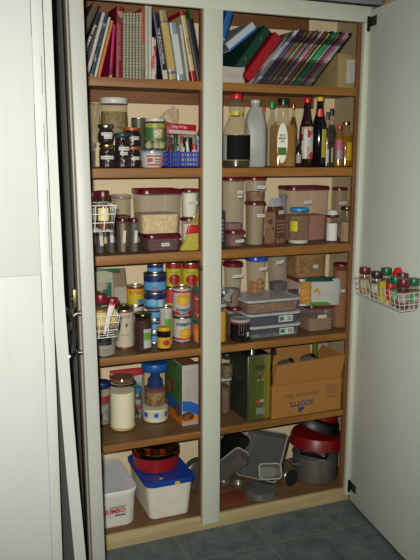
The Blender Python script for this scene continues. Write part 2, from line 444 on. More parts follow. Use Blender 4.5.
# ------------------------------------------------------------------ the room
def tiles():
    m, nt, out = _new('slate_tiles')
    b = _n(nt, 'ShaderNodeBsdfPrincipled'); b.inputs['Roughness'].default_value = .5; b.inputs['Specular IOR Level'].default_value = .25
    tc = _n(nt, 'ShaderNodeTexCoord'); mp = _n(nt, 'ShaderNodeMapping')
    mp.inputs['Location'].default_value = (.113, .192, 0)
    br = _n(nt, 'ShaderNodeTexBrick'); br.offset = 0; br.inputs['Scale'].default_value = 1
    br.inputs['Brick Width'].default_value = .323; br.inputs['Row Height'].default_value = .323; br.inputs['Mortar Size'].default_value = .004; br.inputs['Mortar Smooth'].default_value = .2
    nt.links.new(tc.outputs['Object'], mp.inputs[0]); nt.links.new(mp.outputs[0], br.inputs['Vector'])
    nz = _n(nt, 'ShaderNodeTexNoise'); nz.inputs['Scale'].default_value = 11; nz.inputs['Detail'].default_value = 7; nz.inputs['Roughness'].default_value = .65
    nt.links.new(tc.outputs['Object'], nz.inputs['Vector'])
    r = _n(nt, 'ShaderNodeValToRGB'); r.color_ramp.elements[0].position = .35; r.color_ramp.elements[1].position = .68
    r.color_ramp.elements[0].color = alb((66, 78, 80), 2.2); r.color_ramp.elements[1].color = alb((98, 104, 104), 2.2)
    nt.links.new(nz.outputs['Fac'], r.inputs[0])
    mx = _n(nt, 'ShaderNodeMix', data_type='RGBA'); mx.inputs[7].default_value = alb((103, 102, 95), 2.2)
    nt.links.new(br.outputs['Fac'], mx.inputs[0]); nt.links.new(r.outputs[0], mx.inputs[6]); nt.links.new(mx.outputs[2], b.inputs['Base Color'])
    bp = _n(nt, 'ShaderNodeBump'); bp.inputs['Strength'].default_value = .3; bp.inputs['Distance'].default_value = .004
    nt.links.new(nz.outputs['Fac'], bp.inputs['Height']); nt.links.new(bp.outputs[0], b.inputs['Normal'])
    nt.links.new(b.outputs[0], out.inputs[0]); return m
WALLP = paint((150, 152, 152), 1.9, .6, .1)
structure('floor', bx(-2.6, 2.0, -3.8, .36, -.05, 0), tiles())
structure('ceiling', bx(-2.6, 2.0, -3.8, .4, 2.6, 2.65), WALLP)
structure('wall_back', bx(-2.6, 2.0, .006, .05, 2.1, 2.6), WALLP)
structure('wall_back_right', bx(.79, 2.0, 0, .05, 0, 2.1), WALLP)
structure('wall_back_left', bx(-2.6, -1.42, 0, .05, 0, 2.1), WALLP)
structure('wall_right', bx(2.0, 2.05, -3.8, .05, 0, 2.6), WALLP)
structure('wall_left', bx(-2.65, -2.6, -3.8, .05, 0, 2.6), WALLP)
structure('wall_front', bx(-2.6, 2.0, -3.85, -3.8, 0, 2.6), WALLP)
structure('trim_1', bx(-.64, .74, -.03, .005, 2.062, 2.1, .003), paint((128, 134, 140), 1.8, .5, .1))

# ------------------------------------------------------------------ the pantry cupboard itself
WHITEP = paint((182, 184, 168), 1.9)
PINE = wood((120, 76, 26), (156, 106, 44))
PINE_V = wood((100, 62, 32), (122, 80, 42), rot=1)
PINE_D = wood((104, 64, 30), (128, 82, 40))
PALE = wood((176, 152, 106), (198, 176, 130))
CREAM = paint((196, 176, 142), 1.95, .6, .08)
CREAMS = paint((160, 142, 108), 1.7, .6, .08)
BASEW = wood((104, 74, 46), (134, 98, 64))
pan = thing('pantry_cupboard', 'tall open built-in pantry cupboard with pine shelves and white painted frame', 'cupboard', (0, 0, 0))
SHELFTOP = wood((102, 74, 42), (128, 94, 56))
for z, th, nm in ((S1, .03, 0), (S2, .033, 0), (S3, .034, 0), (S4, .028, 0), (S5, .026, 0)):
    sh = link('shelf', bx(-.585, .77, .012, .345, z-.014, z), SHELFTOP, pan)
    link('shelf_edge', bx(-.585, .77, 0.0, .0119, z-th, z+.0002, .0012), PINE, sh)
link('shelf_bottom', bx(-.585, .77, .014, .345, .04, S0), BASEW, pan)
link('kick_board', bx(-.60, .70, 0, .014, 0.0, .059, .001), PALE, pan)
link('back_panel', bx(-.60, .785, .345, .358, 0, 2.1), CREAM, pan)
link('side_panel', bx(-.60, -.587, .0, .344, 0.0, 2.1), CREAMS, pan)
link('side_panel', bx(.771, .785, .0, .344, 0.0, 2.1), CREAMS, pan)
link('top_panel', bx(-.585, .77, .002, .344, 2.084, 2.098), PINE_D, pan)
link('cleat', bx(-.52, .655, .325, .344, 1.690, S1-.015), PINE_D, pan)
link('cleat', bx(-.52, .62, .325, .344, 2.012, 2.082), PINE_D, pan)
for zs in (S2-.0145, S3-.0145, S4-.0145, S5-.0145):
    link('cleat', bx(-.52, .112, .328, .344, zs-.058, zs), CREAM, pan)
    link('cleat', bx(.15, .655, .328, .344, zs-.058, zs), CREAM, pan)
link('centre_post', bx(-.004, .068, .0005, .020, .0605, 2.08), PINE_V, pan)
link('centre_stile', bx(0, .0735, -.021, -.0005, .034, 2.0, .002), WHITEP, pan)
link('top_rail', bx(-.60, .70, -.021, -.0005, 1.996, 2.055, .002), WHITEP, pan)
link('jamb', bx(.652, .70, -.0003, .012, .0605, 1.996), PINE_V, pan)
link('side_stile', bx(.668, .70, -.021, -.0005, .034, 1.995, .002), WHITEP, pan)
link('jamb', bx(-.586, -.556, -.0003, .04, .0605, 1.996), PINE_V, pan)
link('side_stile', bx(-.60, -.55, -.021, -.0005, .034, 1.995, .002), WHITEP, pan)
BLK = solid((32, 30, 28), .4, .6, .1)
# open door on the right: hinge line at (.69,-.024), swung a little past square
ang = math.atan2(.135, 1)
DR = paint((172, 178, 168), 2.65, .55, .3)
dr = link('cupboard_door', bx(0, .024, -.60, 0, .012, 2.04, .002), DR, pan, (.688, -.024, 0), (0, 0, -ang))
for z in (1.985, .07):
    h = link('hinge', bx(-.0015, -.0002, -.055, -.004, z-.006, z+.03), BLK, dr)
    link('hinge_leaf', bx(-.011, .012, .0005, .0025, z-.022, z+.034), BLK, dr)
    link('hinge_pin', lathe([(.004, z-.02), (.004, z+.03)], 10), BLK, dr)
link('bottom_strip', bx(.001, .02, -.6, -.002, .004, .0115), wood((92, 54, 40), (110, 70, 52)), dr)
# crack lines and knocks on the door
# open door on the left: free edge towards the camera
angl = math.atan2(.046, .55)
DL = paint((186, 186, 176), 1.1)
dl = link('cupboard_door', bx(-.037, 0, -.575, 0, .02, 2.04, .003), DL, pan, (-.478, -.024, 0), (0, -.013, -angl))
link('edge_strip', bx(-.0425, -.0375, -.55, -.46, .02, 2.04, .0015), paint((120, 116, 102), 1.8), dl)
CHR = metal((150, 150, 148), .2)
def dhandle(zc, h, out, sgn):
    pts = []
    for i in range(13):
        a = PI*i/12
        pts.append((sgn*out*math.sin(a), 0, zc-h/2*math.cos(a)))
    return tubes([pts], .0045, 8)
hd = link('door_handle', dhandle(1.015, .11, .03, -1), CHR, dl, (-.043, -.55, 0))
for z in (.96, 1.07): link('handle_foot', lathe([(.008, -.005), (.008, .005)], 12), CHR, hd, (0, 0, z), (0, PI/2, 0))
BRASS = metal((104, 94, 66), .4)
kh = link('latch', bx(-.056, -.0432, -.54, -.522, 1.08, 1.135, .004), BRASS, dl)
link('latch_lever', tubes([[(-.053, -.531, 1.085), (-.058, -.531, 1.05), (-.066, -.531, 1.02)]], .005, 8), BRASS, kh)
link('latch_screw', lathe([(.006, 0), (.005, .004)], 10), CHR, kh, (-.056, -.531, 1.107), (0, -PI/2, 0))

# neighbouring cupboard to the left, its warped door standing open beside the pantry door
nb = thing('neighbouring_cupboard', 'white painted neighbouring cupboard with a warped door standing open beside the pantry', 'cupboard', (-.6, 0, 0))
def P2(me): me.transform(Matrix.Translation((.6, 0, 0))); return me
link('carcass', P2(bx(-1.40, -.612, -.005, .34, .06, 2.06)), paint((150, 150, 140), 1.7), nb)
link('plinth', P2(bx(-1.40, -.612, .03, .34, 0.0, .06)), PALE, nb)
def warped():
    bm = bmesh.new(); NZ = 30; rows = []
    ctrl = [(.02, -.598), (.45, -.617), (.677, -.630), (.866, -.639), (1.05, -.646), (1.17, -.651), (1.34, -.653), (1.53, -.6555), (1.83, -.657), (2.04, -.658)]
    def fx(z):
        for (z0, x0), (z1, x1) in zip(ctrl, ctrl[1:]):
            if z <= z1: return x0+(x1-x0)*(z-z0)/(z1-z0)
        return ctrl[-1][1]
    th = .029
    for i in range(NZ+1):
        z = .02+2.02*i/NZ; x1 = fx(z); row = []
        for f in (0, .25, .5, .75, 1.0):
            xx = -.622+(x1+.622-.0)*f if False else -.619+(x1+.619)*f**1.3
            row.append(((xx-th), -.03-.72*f, z))
        row += [((xx+0), -.03-.72*f2, z) for f2, xx in [(1.0, x1)]]
        for f in (.75, .5, .25, 0):
            row.append((-.619+(x1+.619)*f**1.3, -.03-.72*f, z))
        rows.append([bm.verts.new(Vector(p)+Vector((.6, 0, 0))) for p in row])
    for a, b in zip(rows, rows[1:]):
        L = len(a)
        for k in range(L): bm.faces.new((a[k], a[(k+1) % L], b[(k+1) % L], b[k]))
    bm.faces.new(rows[0][::-1]); bm.faces.new(rows[-1])
    return finish(bm)
nd = link('cupboard_door', warped(), paint((196, 197, 189), 1.08), nb)
h2 = link('door_handle', dhandle(1.055, .13, .024, 1), CHR, nd, (-.047, -.72, 0))
for z in (.993, 1.117): link('handle_foot', lathe([(.008, -.006), (.008, .006)], 12), CHR, h2, (-.002, 0, z), (0, PI/2, 0))

# large white door standing open in front, on the left
DA = paint((200, 201, 194), .98, .5, .08)
da = structure('door_1', bx(-1.40, -.695, -.85, -.82, .012, 2.2, .002), DA)
for nm, me in (('door_1_stile', bx(-.7185, -.6945, -.853, -.8502, .012, 2.2, .001)),
               ('door_1_panel', bx(-1.39, -.7195, -.8528, -.8502, 1.2312, 2.2, .001)),
               ('door_1_panel', bx(-1.39, -.7195, -.8528, -.8502, .012, 1.2306, .001))):
    structure(nm, me, DA, da)

CRK = SB0 = solid((84, 80, 70), .8)
for xx, z0, z1 in ((-.719, 1.74, 1.86), (-.719, 1.36, 1.60), (-.719, 1.12, 1.235), (-.7185, .98, 1.09), (-.7005, 1.62, 1.70), (-.7005, 1.5, 1.56), (-.6985, 1.25, 1.42)):
    structure('door_1_paint_crack', bx(xx-.0006, xx+.0006, -.8537, -.8529, z0, z1), CRK, da)

ck = link('catch_plate', bx(-.0075, -.0006, -.018, -.004, 1.066, 1.082, .001), BRASS, pan)
link('catch_hook', tubes([[(-.0075, -.011, 1.077), (-.018, -.011, 1.079), (-.022, -.011, 1.075)]], .0022, 6), BRASS, ck)
K = 1.5
# ------------------------------------------------------------------ top shelf: books, binders, magazines
PAGE = (196, 186, 160)
def book(label, pb, pt_x, pt_y, tpx, Yf, cover, dep=.19, spine_text=None, tcol=(220, 214, 200), tsize=.018, name='hardback_book', cat='book', group=None, pages=PAGE, z0=S1, rings=False, extras=(), tz=0, dmin=0, right_spine=None, h=None):
    """book standing on the shelf, spine to the front; pb = pixel x of the spine's foot, (pt_x, pt_y) its head, tpx its thickness"""
    A = atY(pb, 80, Yf); B = atY(pt_x, pt_y, Yf)
    x0 = xat(pb-tpx/2, 80, Yf); x1 = xat(pb+tpx/2, 80, Yf)
    th = math.atan2(B.x-A.x, B.z-z0); t = (x1-x0)*math.cos(th); hh = math.hypot(B.x-A.x, B.z-z0) if h is None else h
    hh -= t*abs(math.sin(th))*.5
    lift = t/2*abs(math.sin(th))
    o = thing(name, label, cat, (A.x, Yf, z0+EPS+lift), 0, group, rot=(0, th, 0))
    c = .0022 if t > .01 else .0008
    bm = bmesh.new()
    def q(a0, a1, b0, b1, c0, c1):
        v = [bm.verts.new(p) for p in ((a0, b0, c0), (a1, b0, c0), (a1, b1, c0), (a0, b1, c0), (a0, b0, c1), (a1, b0, c1), (a1, b1, c1), (a0, b1, c1))]
        for f in ((0, 3, 2, 1), (4, 5, 6, 7), (0, 1, 5, 4), (1, 2, 6, 5), (2, 3, 7, 6), (3, 0, 4, 7)): bm.faces.new([v[i] for i in f])
    # one U-shaped cover, spine a little rounded
    n = 6; pr = []
    for i in range(n+1):
        a = PI*i/n; pr.append((-t/2*math.cos(a), -.12*t*math.sin(a)))
    outer = [(-t/2, dep)]+pr+[(t/2, dep)]
    inner = [(t/2-c, dep), (t/2-c, c*1.2), (-t/2+c, c*1.2), (-t/2+c, dep)]
    ring = outer+inner
    lo = [bm.verts.new((x, y, 0)) for x, y in ring]; hi = [bm.verts.new((x, y, hh)) for x, y in ring]
    L = len(ring)
    for i in range(L): bm.faces.new((lo[i], lo[(i+1) % L], hi[(i+1) % L], hi[i]))
    k = len(outer)
    # caps as strips: left board, spine, right board
    for vs, flip in ((lo, 1), (hi, 0)):
        for f in ([vs[0], vs[1], vs[L-2], vs[L-1]], [vs[k-2], vs[k-1], vs[k], vs[k+1]], vs[1:k-1]+[vs[k+1], vs[k+2]]):
            try: bm.faces.new(f[::-1] if flip else f)
            except ValueError: pass
    link('cover', finish(bm, ang=40), cover, o)
    link('pages', bx(-t/2+c+.0002, t/2-c-.0002, c*1.4, dep-.004, .003, hh-.003), solid(pages, .8, 0, .1, 90), o)
    if spine_text:
        me = flat_text(spine_text, min(tsize, t*.75), .015, rz=PI/2 if tz == 0 else -PI/2)
        link('spine_lettering', me, solid(tcol, .5, 0, .05), o, (0, -.12*t-.0007, hh*(.6 if 'JAPAN' in spine_text.upper() else .5)))
    for (f0, f1, col) in extras:
        link('spine_panel', bx(-t/2*.86, t/2*.86, -.12*t-.0006, -.0001, hh*f0, hh*f1), col if not isinstance(col, tuple) else solid(col, .5), o)
    if rings:
        pp = []
        for i in range(22):
            z = hh*(.04+.92*i/21)
            pp.append([(t*.42*math.cos(a), -.12*t+t*.25*math.sin(a)-.001, z) for a in [PI+PI*j/6 for j in range(7)]])
        link('ring_binding', tubes(pp, .0011, 4), solid((120, 112, 92), .5), o)
    return o, t, hh
SB = solid
book('worn brown hardback leaning hard at the far end of the cookbooks', 66.5, 97, 4, 7, .02, SB((74, 58, 40), .6), .19)
book('black hardback on Japanese cooking with white spine lettering', 76.6, 100.0, 12.5, 4.7, .012, SB((30, 28, 28), .4), .2, 'JAPANESE  cooking', (205, 200, 185), .02)
book('white and pink thin cookbook leaning on a teal one', 87, 103.9, 13, 3.2, .012, mottle([(180, 176, 168), (176, 160, 156), (186, 182, 176)], 30), .2, extras=[(.0, .07, (160, 50, 40))])
book('teal cookbook with white flecks between two white spines', 91.6, 107.2, 13.5, 2.8, .015, mottle([(34, 60, 72), (28, 50, 62), (120, 140, 146)], 60), .19)
book('thin plain white book beside the orange one', 95.4, 109.8, 17.5, 2.1, .015, SB((186, 184, 172), .5), .19)
book('slim orange ring-bound cookbook', 99, 112.3, 21, 2.7, .012, SB((206, 112, 36), .5), .19, rings=True)
book('bright magenta paperback with a yellow foot', 110.6, 114.5, 25, 3.0, .012, SB((152, 10, 68), .4), .2, extras=[(.04, .17, (90, 20, 60)), (.0, .035, (196, 160, 40))])
book('thick dark red hardback with a picture at its spine top', 118.9, 119.8, 6.5, 6.2, .01, SB((116, 22, 24), .4), .2, 'ENTERTAINING', (150, 84, 74), .017, extras=[(.78, .93, mottle([(150, 120, 84), (90, 40, 30), (60, 50, 40)], 60))])
gm = mottle([(150, 146, 124), (138, 133, 111), (158, 154, 134)], 260)
words_ = ['first', 'second', 'third', 'fourth', 'fifth', 'sixth']
for i in range(6):
    book('cream ring-bound booklet with spotted spine, %s to the right of the dark red hardback' % words_[i], 124.4+3.2*i, 124.6+3.2*i, 13.5-.3*(i % 3), 2.3, .012+.004*(i % 2), gm, .19, rings=True, name='ring_bound_booklet', cat='booklet', group='cream ring-bound booklets')
book('tall orange-red thin book behind the last ring-bound booklet', 143.6, 143.0, 7.5, 2.7, .03, bands([(0, (96, 92, 66)), (.15, (120, 110, 80)), (.5, (166, 62, 32))]), .19)
for i, c in enumerate(((162, 164, 146), (172, 170, 158))):
    book('tall pale thin volume, %s of a pair before a short magazine' % ('first' if i == 0 else 'second'), 147.0+3.5*i, 146.6+3.4*i, 6+i*.5, 3.0, .022, SB(c, .5), .18, group='tall pale volumes')
book('short white magazine with red lettering down its spine', 154.3, 153.9, 37.5, 4.2, .012, mottle([(176, 170, 164), (170, 60, 50), (172, 168, 160)], 40), .18, 'RECIPES', (176, 40, 40), .016, name='magazine', cat='magazine')
book('navy hardback leaning left with white spine lettering', 165.4, 155.4, 13, 5.6, .012, SB((22, 28, 44), .4), .2, 'THE ENCYCLOPEDIA', (190, 188, 180), .013, tz=1, extras=[(.0, .14, (180, 172, 150))])
book('ornate yellow hardback with blue bands on its spine', 173.2, 162.5, 10.5, 7.0, .01, bands([(0, (164, 140, 84)), (.08, (84, 96, 130)), (.12, (176, 152, 92)), (.82, (84, 96, 130)), (.85, (150, 128, 76))]), .2, extras=[(.16, .78, (176, 150, 84))])
book('pale silver-grey folder leaning beside the ornate yellow book', 180.9, 172.6, 23, 7.0, .016, SB((140, 150, 158), .35, .2), .19, extras=[(.1, .8, (184, 186, 180))])
book('thin white booklet tucked against the silver-grey folder', 188.3, 180.6, 25, 2.0, .014, SB((178, 178, 172), .5), .19)
book('red cookbook with a cream spine and black lettering', 194.2, 182, 11, 4.2, .012, bands([(0, (150, 20, 24)), (.14, (182, 160, 110)), (.17, (186, 166, 118)), (.93, (150, 20, 24))]), .2, 'DELICIOUS', (40, 30, 28), .013, tz=1)
o, t, h = book('black ring binder with two rivets beside the red cookbook', 200.3, 189, 19, 6.4, .030, SB((26, 27, 30), .5), .24, name='ring_binder', cat='binder')
for z in (.2, .78): link('rivet', lathe([(.003, 0), (.002, .0015)], 10), metal((190, 190, 185)), o, (0, -.12*t-.0003, h*z), (PI/2, 0, 0))
book('green folder showing just above the black binder', 201.5, 190.5, 9.5, 2, .275, SB((48, 96, 40), .5), .045, name='document_folder', cat='folder')

# right bay of the top shelf
def rp(pb, py0, ptx, pty, tpx): return
book('blue paperback leaning behind the centre post', 209.5, 230.5, 12.5, 6.6, .03, SB((30, 84, 140), .4), .15, 'the Diary', (190, 200, 210), .02, name='paperback_book')
def slab(label, p0, p1, thick, Yf, cover, dep, name='ring_binder', cat='binder', rivets=False, edge=None, pagesc=PAGE, z0=S1):
    """binder leaning on its neighbour: p0, p1 = pixels of the lower-right edge's foot and head"""
    A = atY(p0[0], p0[1], Yf); B = atY(p1[0], p1[1], Yf)
    A.z = max(A.z, S1+EPS)
    th = math.atan2(B.x-A.x, B.z-A.z); hh = (B-A).length
    o = thing(name, label, cat, (A.x, Yf, A.z), 0, None, rot=(0, th, 0))
    t = thick
    bm = bmesh.new()
    ring = [(-t, dep), (-t, .004), (-t+.003, 0), (-.003, 0), (0, .004), (0, dep), (-.003, dep), (-.003, .004), (-t+.003, .004), (-t+.003, dep)]
    lo = [bm.verts.new((x, y, 0)) for x, y in ring]; hi = [bm.verts.new((x, y, hh)) for x, y in ring]; L = 10
    for i in range(L): bm.faces.new((lo[i], lo[(i+1) % L], hi[(i+1) % L], hi[i]))
    for vs in (lo, hi):
        for f in ((0, 1, 8, 9), (1, 2, 3, 4, 7, 8), (4, 5, 6, 7)): bm.faces.new([vs[i] for i in f])
    link('cover', finish(bm), cover, o)
    link('pages', bx(-t+.0045, -.006, .006, dep-.01, .03, hh-.012), SB((90, 86, 78), .8), o)
    if rivets:
        for z in (.25, .75): link('rivet', lathe([(.005, 0), (.004, .002)], 12), metal((190, 190, 185)), o, (-t/2, -.0002, hh*z), (PI/2, 0, 0))
    if edge: link('spine_edge', bx(-.008, -.0005, -.0012, -.0001, 0, hh), SB(edge, .4), o)
    return o
slab('red ring binder leaning between the green binder and the magazines', (250.5, 82.2), (282, 38.5), .037, .05, SB((150, 16, 24), .45), .24)
slab('dark green ring binder with two rivets leaning on the red one', (241.5, 72.5), (271.3, 32), .036, .052, SB((8, 56, 42), .45), .24, rivets=True)
slab('white ring binder with a blue edge lying on the green one', (230.5, 51.2), (257, 29.3), .033, .055, SB((176, 182, 188), .45), .24, edge=(30, 100, 160))
bg = atY(229, 76, .06)
bag_o = thing('plastic_bag', 'crumpled clear plastic bag under the leaning ring binders', 'bag', (xat(230, 76, .02)+.005, .024, S1+EPS))
link('crumpled_film', bag(.105, .032, .058, .5, .3, 4, 16, 10), clear((168, 160, 150), .63, rough=.2), bag_o)

mcols = [((186, 184, 180), 'white'), ((150, 154, 168), 'pale grey'), ((34, 44, 96), 'dark blue'), ((60, 34, 60), 'plum'), ((28, 46, 42), 'dark green'), ((110, 40, 34), 'brick red'),
         ((38, 84, 60), 'green'), ((44, 40, 42), 'charcoal'), ((140, 96, 60), 'tan'), ((30, 60, 50), 'bottle green'), ((134, 26, 30), 'red'), ((60, 110, 90), 'sea green'), ((30, 30, 36), 'black'),
         ((150, 70, 80), 'pink'), ((172, 168, 150), 'cream'), ((122, 20, 28), 'dark red'), ((66, 76, 60), 'olive'), ((22, 26, 34), 'inky black'), ((176, 150, 60), 'yellow'), ((24, 34, 34), 'blackish green'),
         ((20, 100, 62), 'bright green'), ((24, 112, 70), 'emerald'), ((20, 96, 60), 'leaf green'), ((130, 96, 62), 'brown'), ((30, 34, 70), 'navy'), ((150, 30, 54), 'crimson'), ((112, 62, 96), 'mauve'),
         ((170, 140, 140), 'dusty pink'), ((140, 140, 110), 'khaki'), ((44, 26, 30), 'dark maroon')]
n = len(mcols)
for i, (c, nm) in enumerate(mcols):
    f = i/(n-1)
    pb = 254.5+(311-254.5)*f; px = 289+(352.3-289)*f; py = 28+3.5*math.sin(i*2.4)*.6+7*f
    c = tuple(v*1.08 for v in c); c2 = tuple(min(210, v*1.5+40) for v in c); c3 = tuple(v*.5 for v in c)
    # a fixed leaning angle, so that neighbours lie flat on each other
    A = atY(pb, 82, .015)
    thv = math.atan2(.172, .2)
    L = .262+.008*math.sin(i*2.4)+.006*f
    hx = A.x+L*math.sin(thv); hz = S1+L*math.cos(thv)
    t = (xat(311, 82, .015)-xat(254.5, 82, .015))/(n-1)*math.cos(thv)*.94
    o = thing('magazine', '%s-spined thin magazine, number %d in the leaning row counted from the red binder' % (nm, i+1), 'magazine', (A.x, .015+.006*(i*7 % 5)/5, S1+EPS+t*math.sin(thv)*.5), 0, 'magazines leaning on the top shelf', rot=(0, thv, 0))
    link('cover', bx(-t/2, t/2, 0, .2, 0, L, .0004), mottle([c, c3, c2, c, c3, c], 40, stretch=(1, 1, .35)), o)
    link('pages', bx(-t/2*.7, t/2*.7, .004, .2008, .002, L-.002), SB(PAGE, .7), o)
fx0, fx1 = xat(338, 70, .035), xat(355.5, 70, .035)
fb = thing('file_box', 'cream cardboard file box with a white label at the end of the magazines', 'box', ((fx0+fx1)/2+.02, .035, S1+EPS))
fh = zat(346, 54, .035)-S1
w2 = (fx1-fx0)/2+.02
link('box_body', bx(-w2, w2, 0, .25, 0, fh, .003), SB((150, 128, 84), .6), fb)
link('box_lid_edge', bx(-w2-.001, w2+.001, -.001, .251, fh-.012, fh+.001, .002), SB((142, 120, 78), .6), fb)
flat_label(fb, -.003, -.0012, fh*.5, .038, fh*.68, 0, 0, SB((176, 174, 164), .6))

# ------------------------------------------------------------------ second shelf, left bay
oats = grain((160, 140, 96), (120, 100, 62), 90)
GLASS = clear((180, 184, 178), .09)
jam = grain((34, 12, 14), (50, 18, 18), 60, rough=.3)
def front(x=0.0, n=1, w=.05, h=.014, zf=.5): return (x, zf, w, h, n, None)
jar('tall wide glass jar of tangled dried noodles with a white lid', 100.5, 127.5, 98, .20, S2, WHITE, .022, glass=clear((170, 165, 145), .16), content=oats, fill=.86, neck=.96, name='storage_jar')
jar('round-bellied dark jam jar with a silver lid stacked on another jam jar', 97.5, 115, 124.5, .055, S2+.0815, (170, 170, 165), .012, 1, content=jam, fill=.9, lab=[(0.002, .6, .042, .011, 1, None), (.006, .42, .03, .011, 1, None)], round_=True, neck=.85)
jar('dark jam jar with a gold lid under the round-bellied one', 99, 115.5, 147, .055, S2, (190, 170, 100), .010, 1, content=jam, fill=.92, lab=[(0.0, .5, .05, .012, 1, None)], body_h=.081)
jar('tall dark preserve jar with a teal lid and two paper labels', 114.5, 130.5, 133, .055, S2, (10, 70, 66), .012, content=jam, fill=.95, lab=[(0.006, .6, .042, .013, 1, None), (.004, .45, .028, .011, 1, None)])
jar('dark preserve jar with an orange lid on top of its twin', 123, 141, 127.5, .125, S2+.0755, (168, 84, 24), .011, content=jam, fill=.94, lab=[(.012, .5, .03, .012, 1, None)])
jar('dark preserve jar with an orange lid at the bottom of a pair', 124.5, 141, 147, .125, S2, (168, 84, 24), .010, content=jam, fill=.94, lab=[(.014, .5, .03, .012, 1, None)], body_h=.075)
bo = thing('plastic_bag', 'cloudy plastic bag of dried goods beside the noodle jar', 'bag', (xat(90, 130, .17), .17, S2+.09+EPS))
link('bag_film', bag(.075, .07, .14, .3, .15, 9), clear((130, 118, 98), .55, rough=.3), bo)
canister('small clear plastic tub with a brown filling under the cloudy bag', 80, 97.5, 144, .1, .12, S2, lid=clear((150, 148, 142), .5, rough=.3), content=grain((90, 56, 40), (70, 44, 30), 60), fill=.75, name='plastic_tub', H=.088)
t, r, H = tin('dark green tin behind the preserve jars with a ribbed lid', 131.5, 146, 118, .22, S2, [(0, (70, 80, 62)), (.9, (84, 92, 76))], name='storage_tin')
for k in range(3): link('ridge', lathe([(r*1.03, -.002), (r*1.05, 0), (r*1.03, .002)], 24, False, False), SB((76, 84, 66), .5), t, (0, 0, H-.008-.009*k))
tub_w = zat(154, 150, .06)
t, w, d, H = canister('white plastic tub with a pale blue lid and red printing', 140.5, 168, 150.5, .02, .095, S2, lid=(110, 144, 178), lid_h=.008, body=SB((190, 180, 172), .5), rnd=.045, taper=.88, name='plastic_tub')
for (z, s, tx) in ((.62, .013, 'DELI'), (.4, .008, 'TASTY FRESH')): pass
for k, (xx, zf, ww, hh, c) in enumerate(((0, .68, .066, .005, (170, 60, 56)), (-.02, .45, .02, .014, (176, 70, 66)), (.014, .48, .034, .004, (120, 100, 100)), (.014, .34, .034, .004, (120, 100, 100)), (0, .18, .06, .006, (176, 66, 60)))):
    link('printed_mark', bx(-ww/2, ww/2, -.0006, .0003, -hh/2, hh/2), SB(c, .5), t, (xx, -d*.47-.0016-.004*zf*0, H*zf))
tubtop = S2+H+EPS
t, r, H = jar('jar of white pickled onions with a white lid and green label', 144.5, 165.5, 118.3, .065, tubtop, (196, 194, 184), .012, content=None, glass=clear((180, 186, 160), .14))
for i in range(16):
    a = i*2.4; rr = r*.62; zz = .017+.028*(i//6)
    link('pickled_onion', lathe([(.002, -.014), (.011, -.009), (.0145, 0), (.010, .010), (.002, .016)], 12), SB((188, 180, 140), .4), t, (rr*math.cos(a), rr*math.sin(a), zz))
lb = link('jar_label', wrap_patch(r+.0007, .0, H*.56, r*2.3, H*.5), SB((62, 104, 50), .45), t)
link('label_band', wrap_patch(r+.0011, .0, H*.76, r*2.3, H*.12), SB((150, 150, 50), .45), lb)
link('label_picture', wrap_patch(r+.0011, .012, H*.53, r*1.0, H*.32, True), mottle([(200, 190, 150), (186, 110, 66), (190, 184, 150), (120, 130, 70)], 170), lb)
bxr = atY(164.5, 126, .1); bxe = atY(193, 126, .1)
# blue basket with small packets; the cling-film carton lies across jars behind it
bx0, bx1 = xat(168.5, 160, .02), xat(200.2, 160, .02)
bk = thing('plastic_basket', 'small blue plastic lattice basket holding tubes and bottles', 'basket', ((bx0+bx1)/2, .104, S2+EPS+.002))
bw, bd, bh = bx1-bx0, .16, zat(185, 152.5, .02)-S2
pp = []
for z in (.004, bh*.33, bh*.66, bh-.003):
    for s in (0,):
        pp.append([(-bw/2, -bd/2, z), (bw/2, -bd/2, z), (bw/2, bd/2, z), (-bw/2, bd/2, z), (-bw/2, -bd/2, z)])
for i in range(13):
    x = -bw/2+bw*i/12; pp.append([(x, -bd/2, 0.004), (x, -bd/2, bh)]); pp.append([(x, bd/2, 0.004), (x, bd/2, bh)])
for i in range(11):
    y = -bd/2+bd*i/10; pp.append([(-bw/2, y, .004), (-bw/2, y, bh)]); pp.append([(bw/2, y, .004), (bw/2, y, bh)])
BLU = SB((26, 62, 148), .35)
link('basket_lattice', tubes(pp, .0032, 6), BLU, bk)
link('basket_floor', bx(-bw/2, bw/2, -bd/2, bd/2, .001, .004), BLU, bk)
zb = S2+.0085
def small(label, px, pt, Y, r_, body, capc, name='small_bottle', cat='bottle', cap_f=.25, z=None, tilt=0, neck=.5):
    x = xat(px, pt+10, Y); z = zb if z is None else z; H = zat(px, pt, Y)-z
    t = thing(name, label, cat, (x, Y, z), 0, None, rot=(0, tilt, 0))
    hb = H*(1-cap_f)
    link('bottle_body', lathe([(r_*.9, 0), (r_, .003), (r_, hb*.86), (r_*neck*1.05, hb*.97), (r_*neck, hb)], 16), body if not isinstance(body, tuple) else SB(body, .4), t)
    link('cap', lathe([(r_*neck*1.15, 0), (r_*neck*1.15, H*cap_f*.9), (r_*neck*.9, H*cap_f)], 16), SB(capc, .4), t, (0, 0, hb))
    return t
small('small green bottle with a dark cap in the blue basket', 175.5, 134, .08, .013, (30, 92, 56), (20, 60, 40))
small('dark red slim tube standing in the blue basket', 170.7, 137, .06, .010, (110, 30, 40), (60, 20, 30), 'squeeze_tube', 'tube')
small('black squat bottle with a black cap in the blue basket', 187.5, 137.5, .10, .019, (22, 22, 26), (30, 30, 34), neck=.8)
small('white pointed tube leaning in the blue basket', 189.5, 141, .05, .010, (200, 198, 190), (196, 194, 186), 'squeeze_tube', 'tube', .45, tilt=-.12)
small('round red-capped little bottle in the blue basket', 194.2, 144.5, .05, .0105, (190, 180, 176), (160, 30, 40), neck=.9)
small('violet little bottle low in the blue basket', 178.2, 146, .05, .0105, (86, 60, 110), (140, 130, 150))
small('pink and white little bottle low in the blue basket', 183.4, 147, .05, .0095, (196, 150, 150), (190, 186, 180))
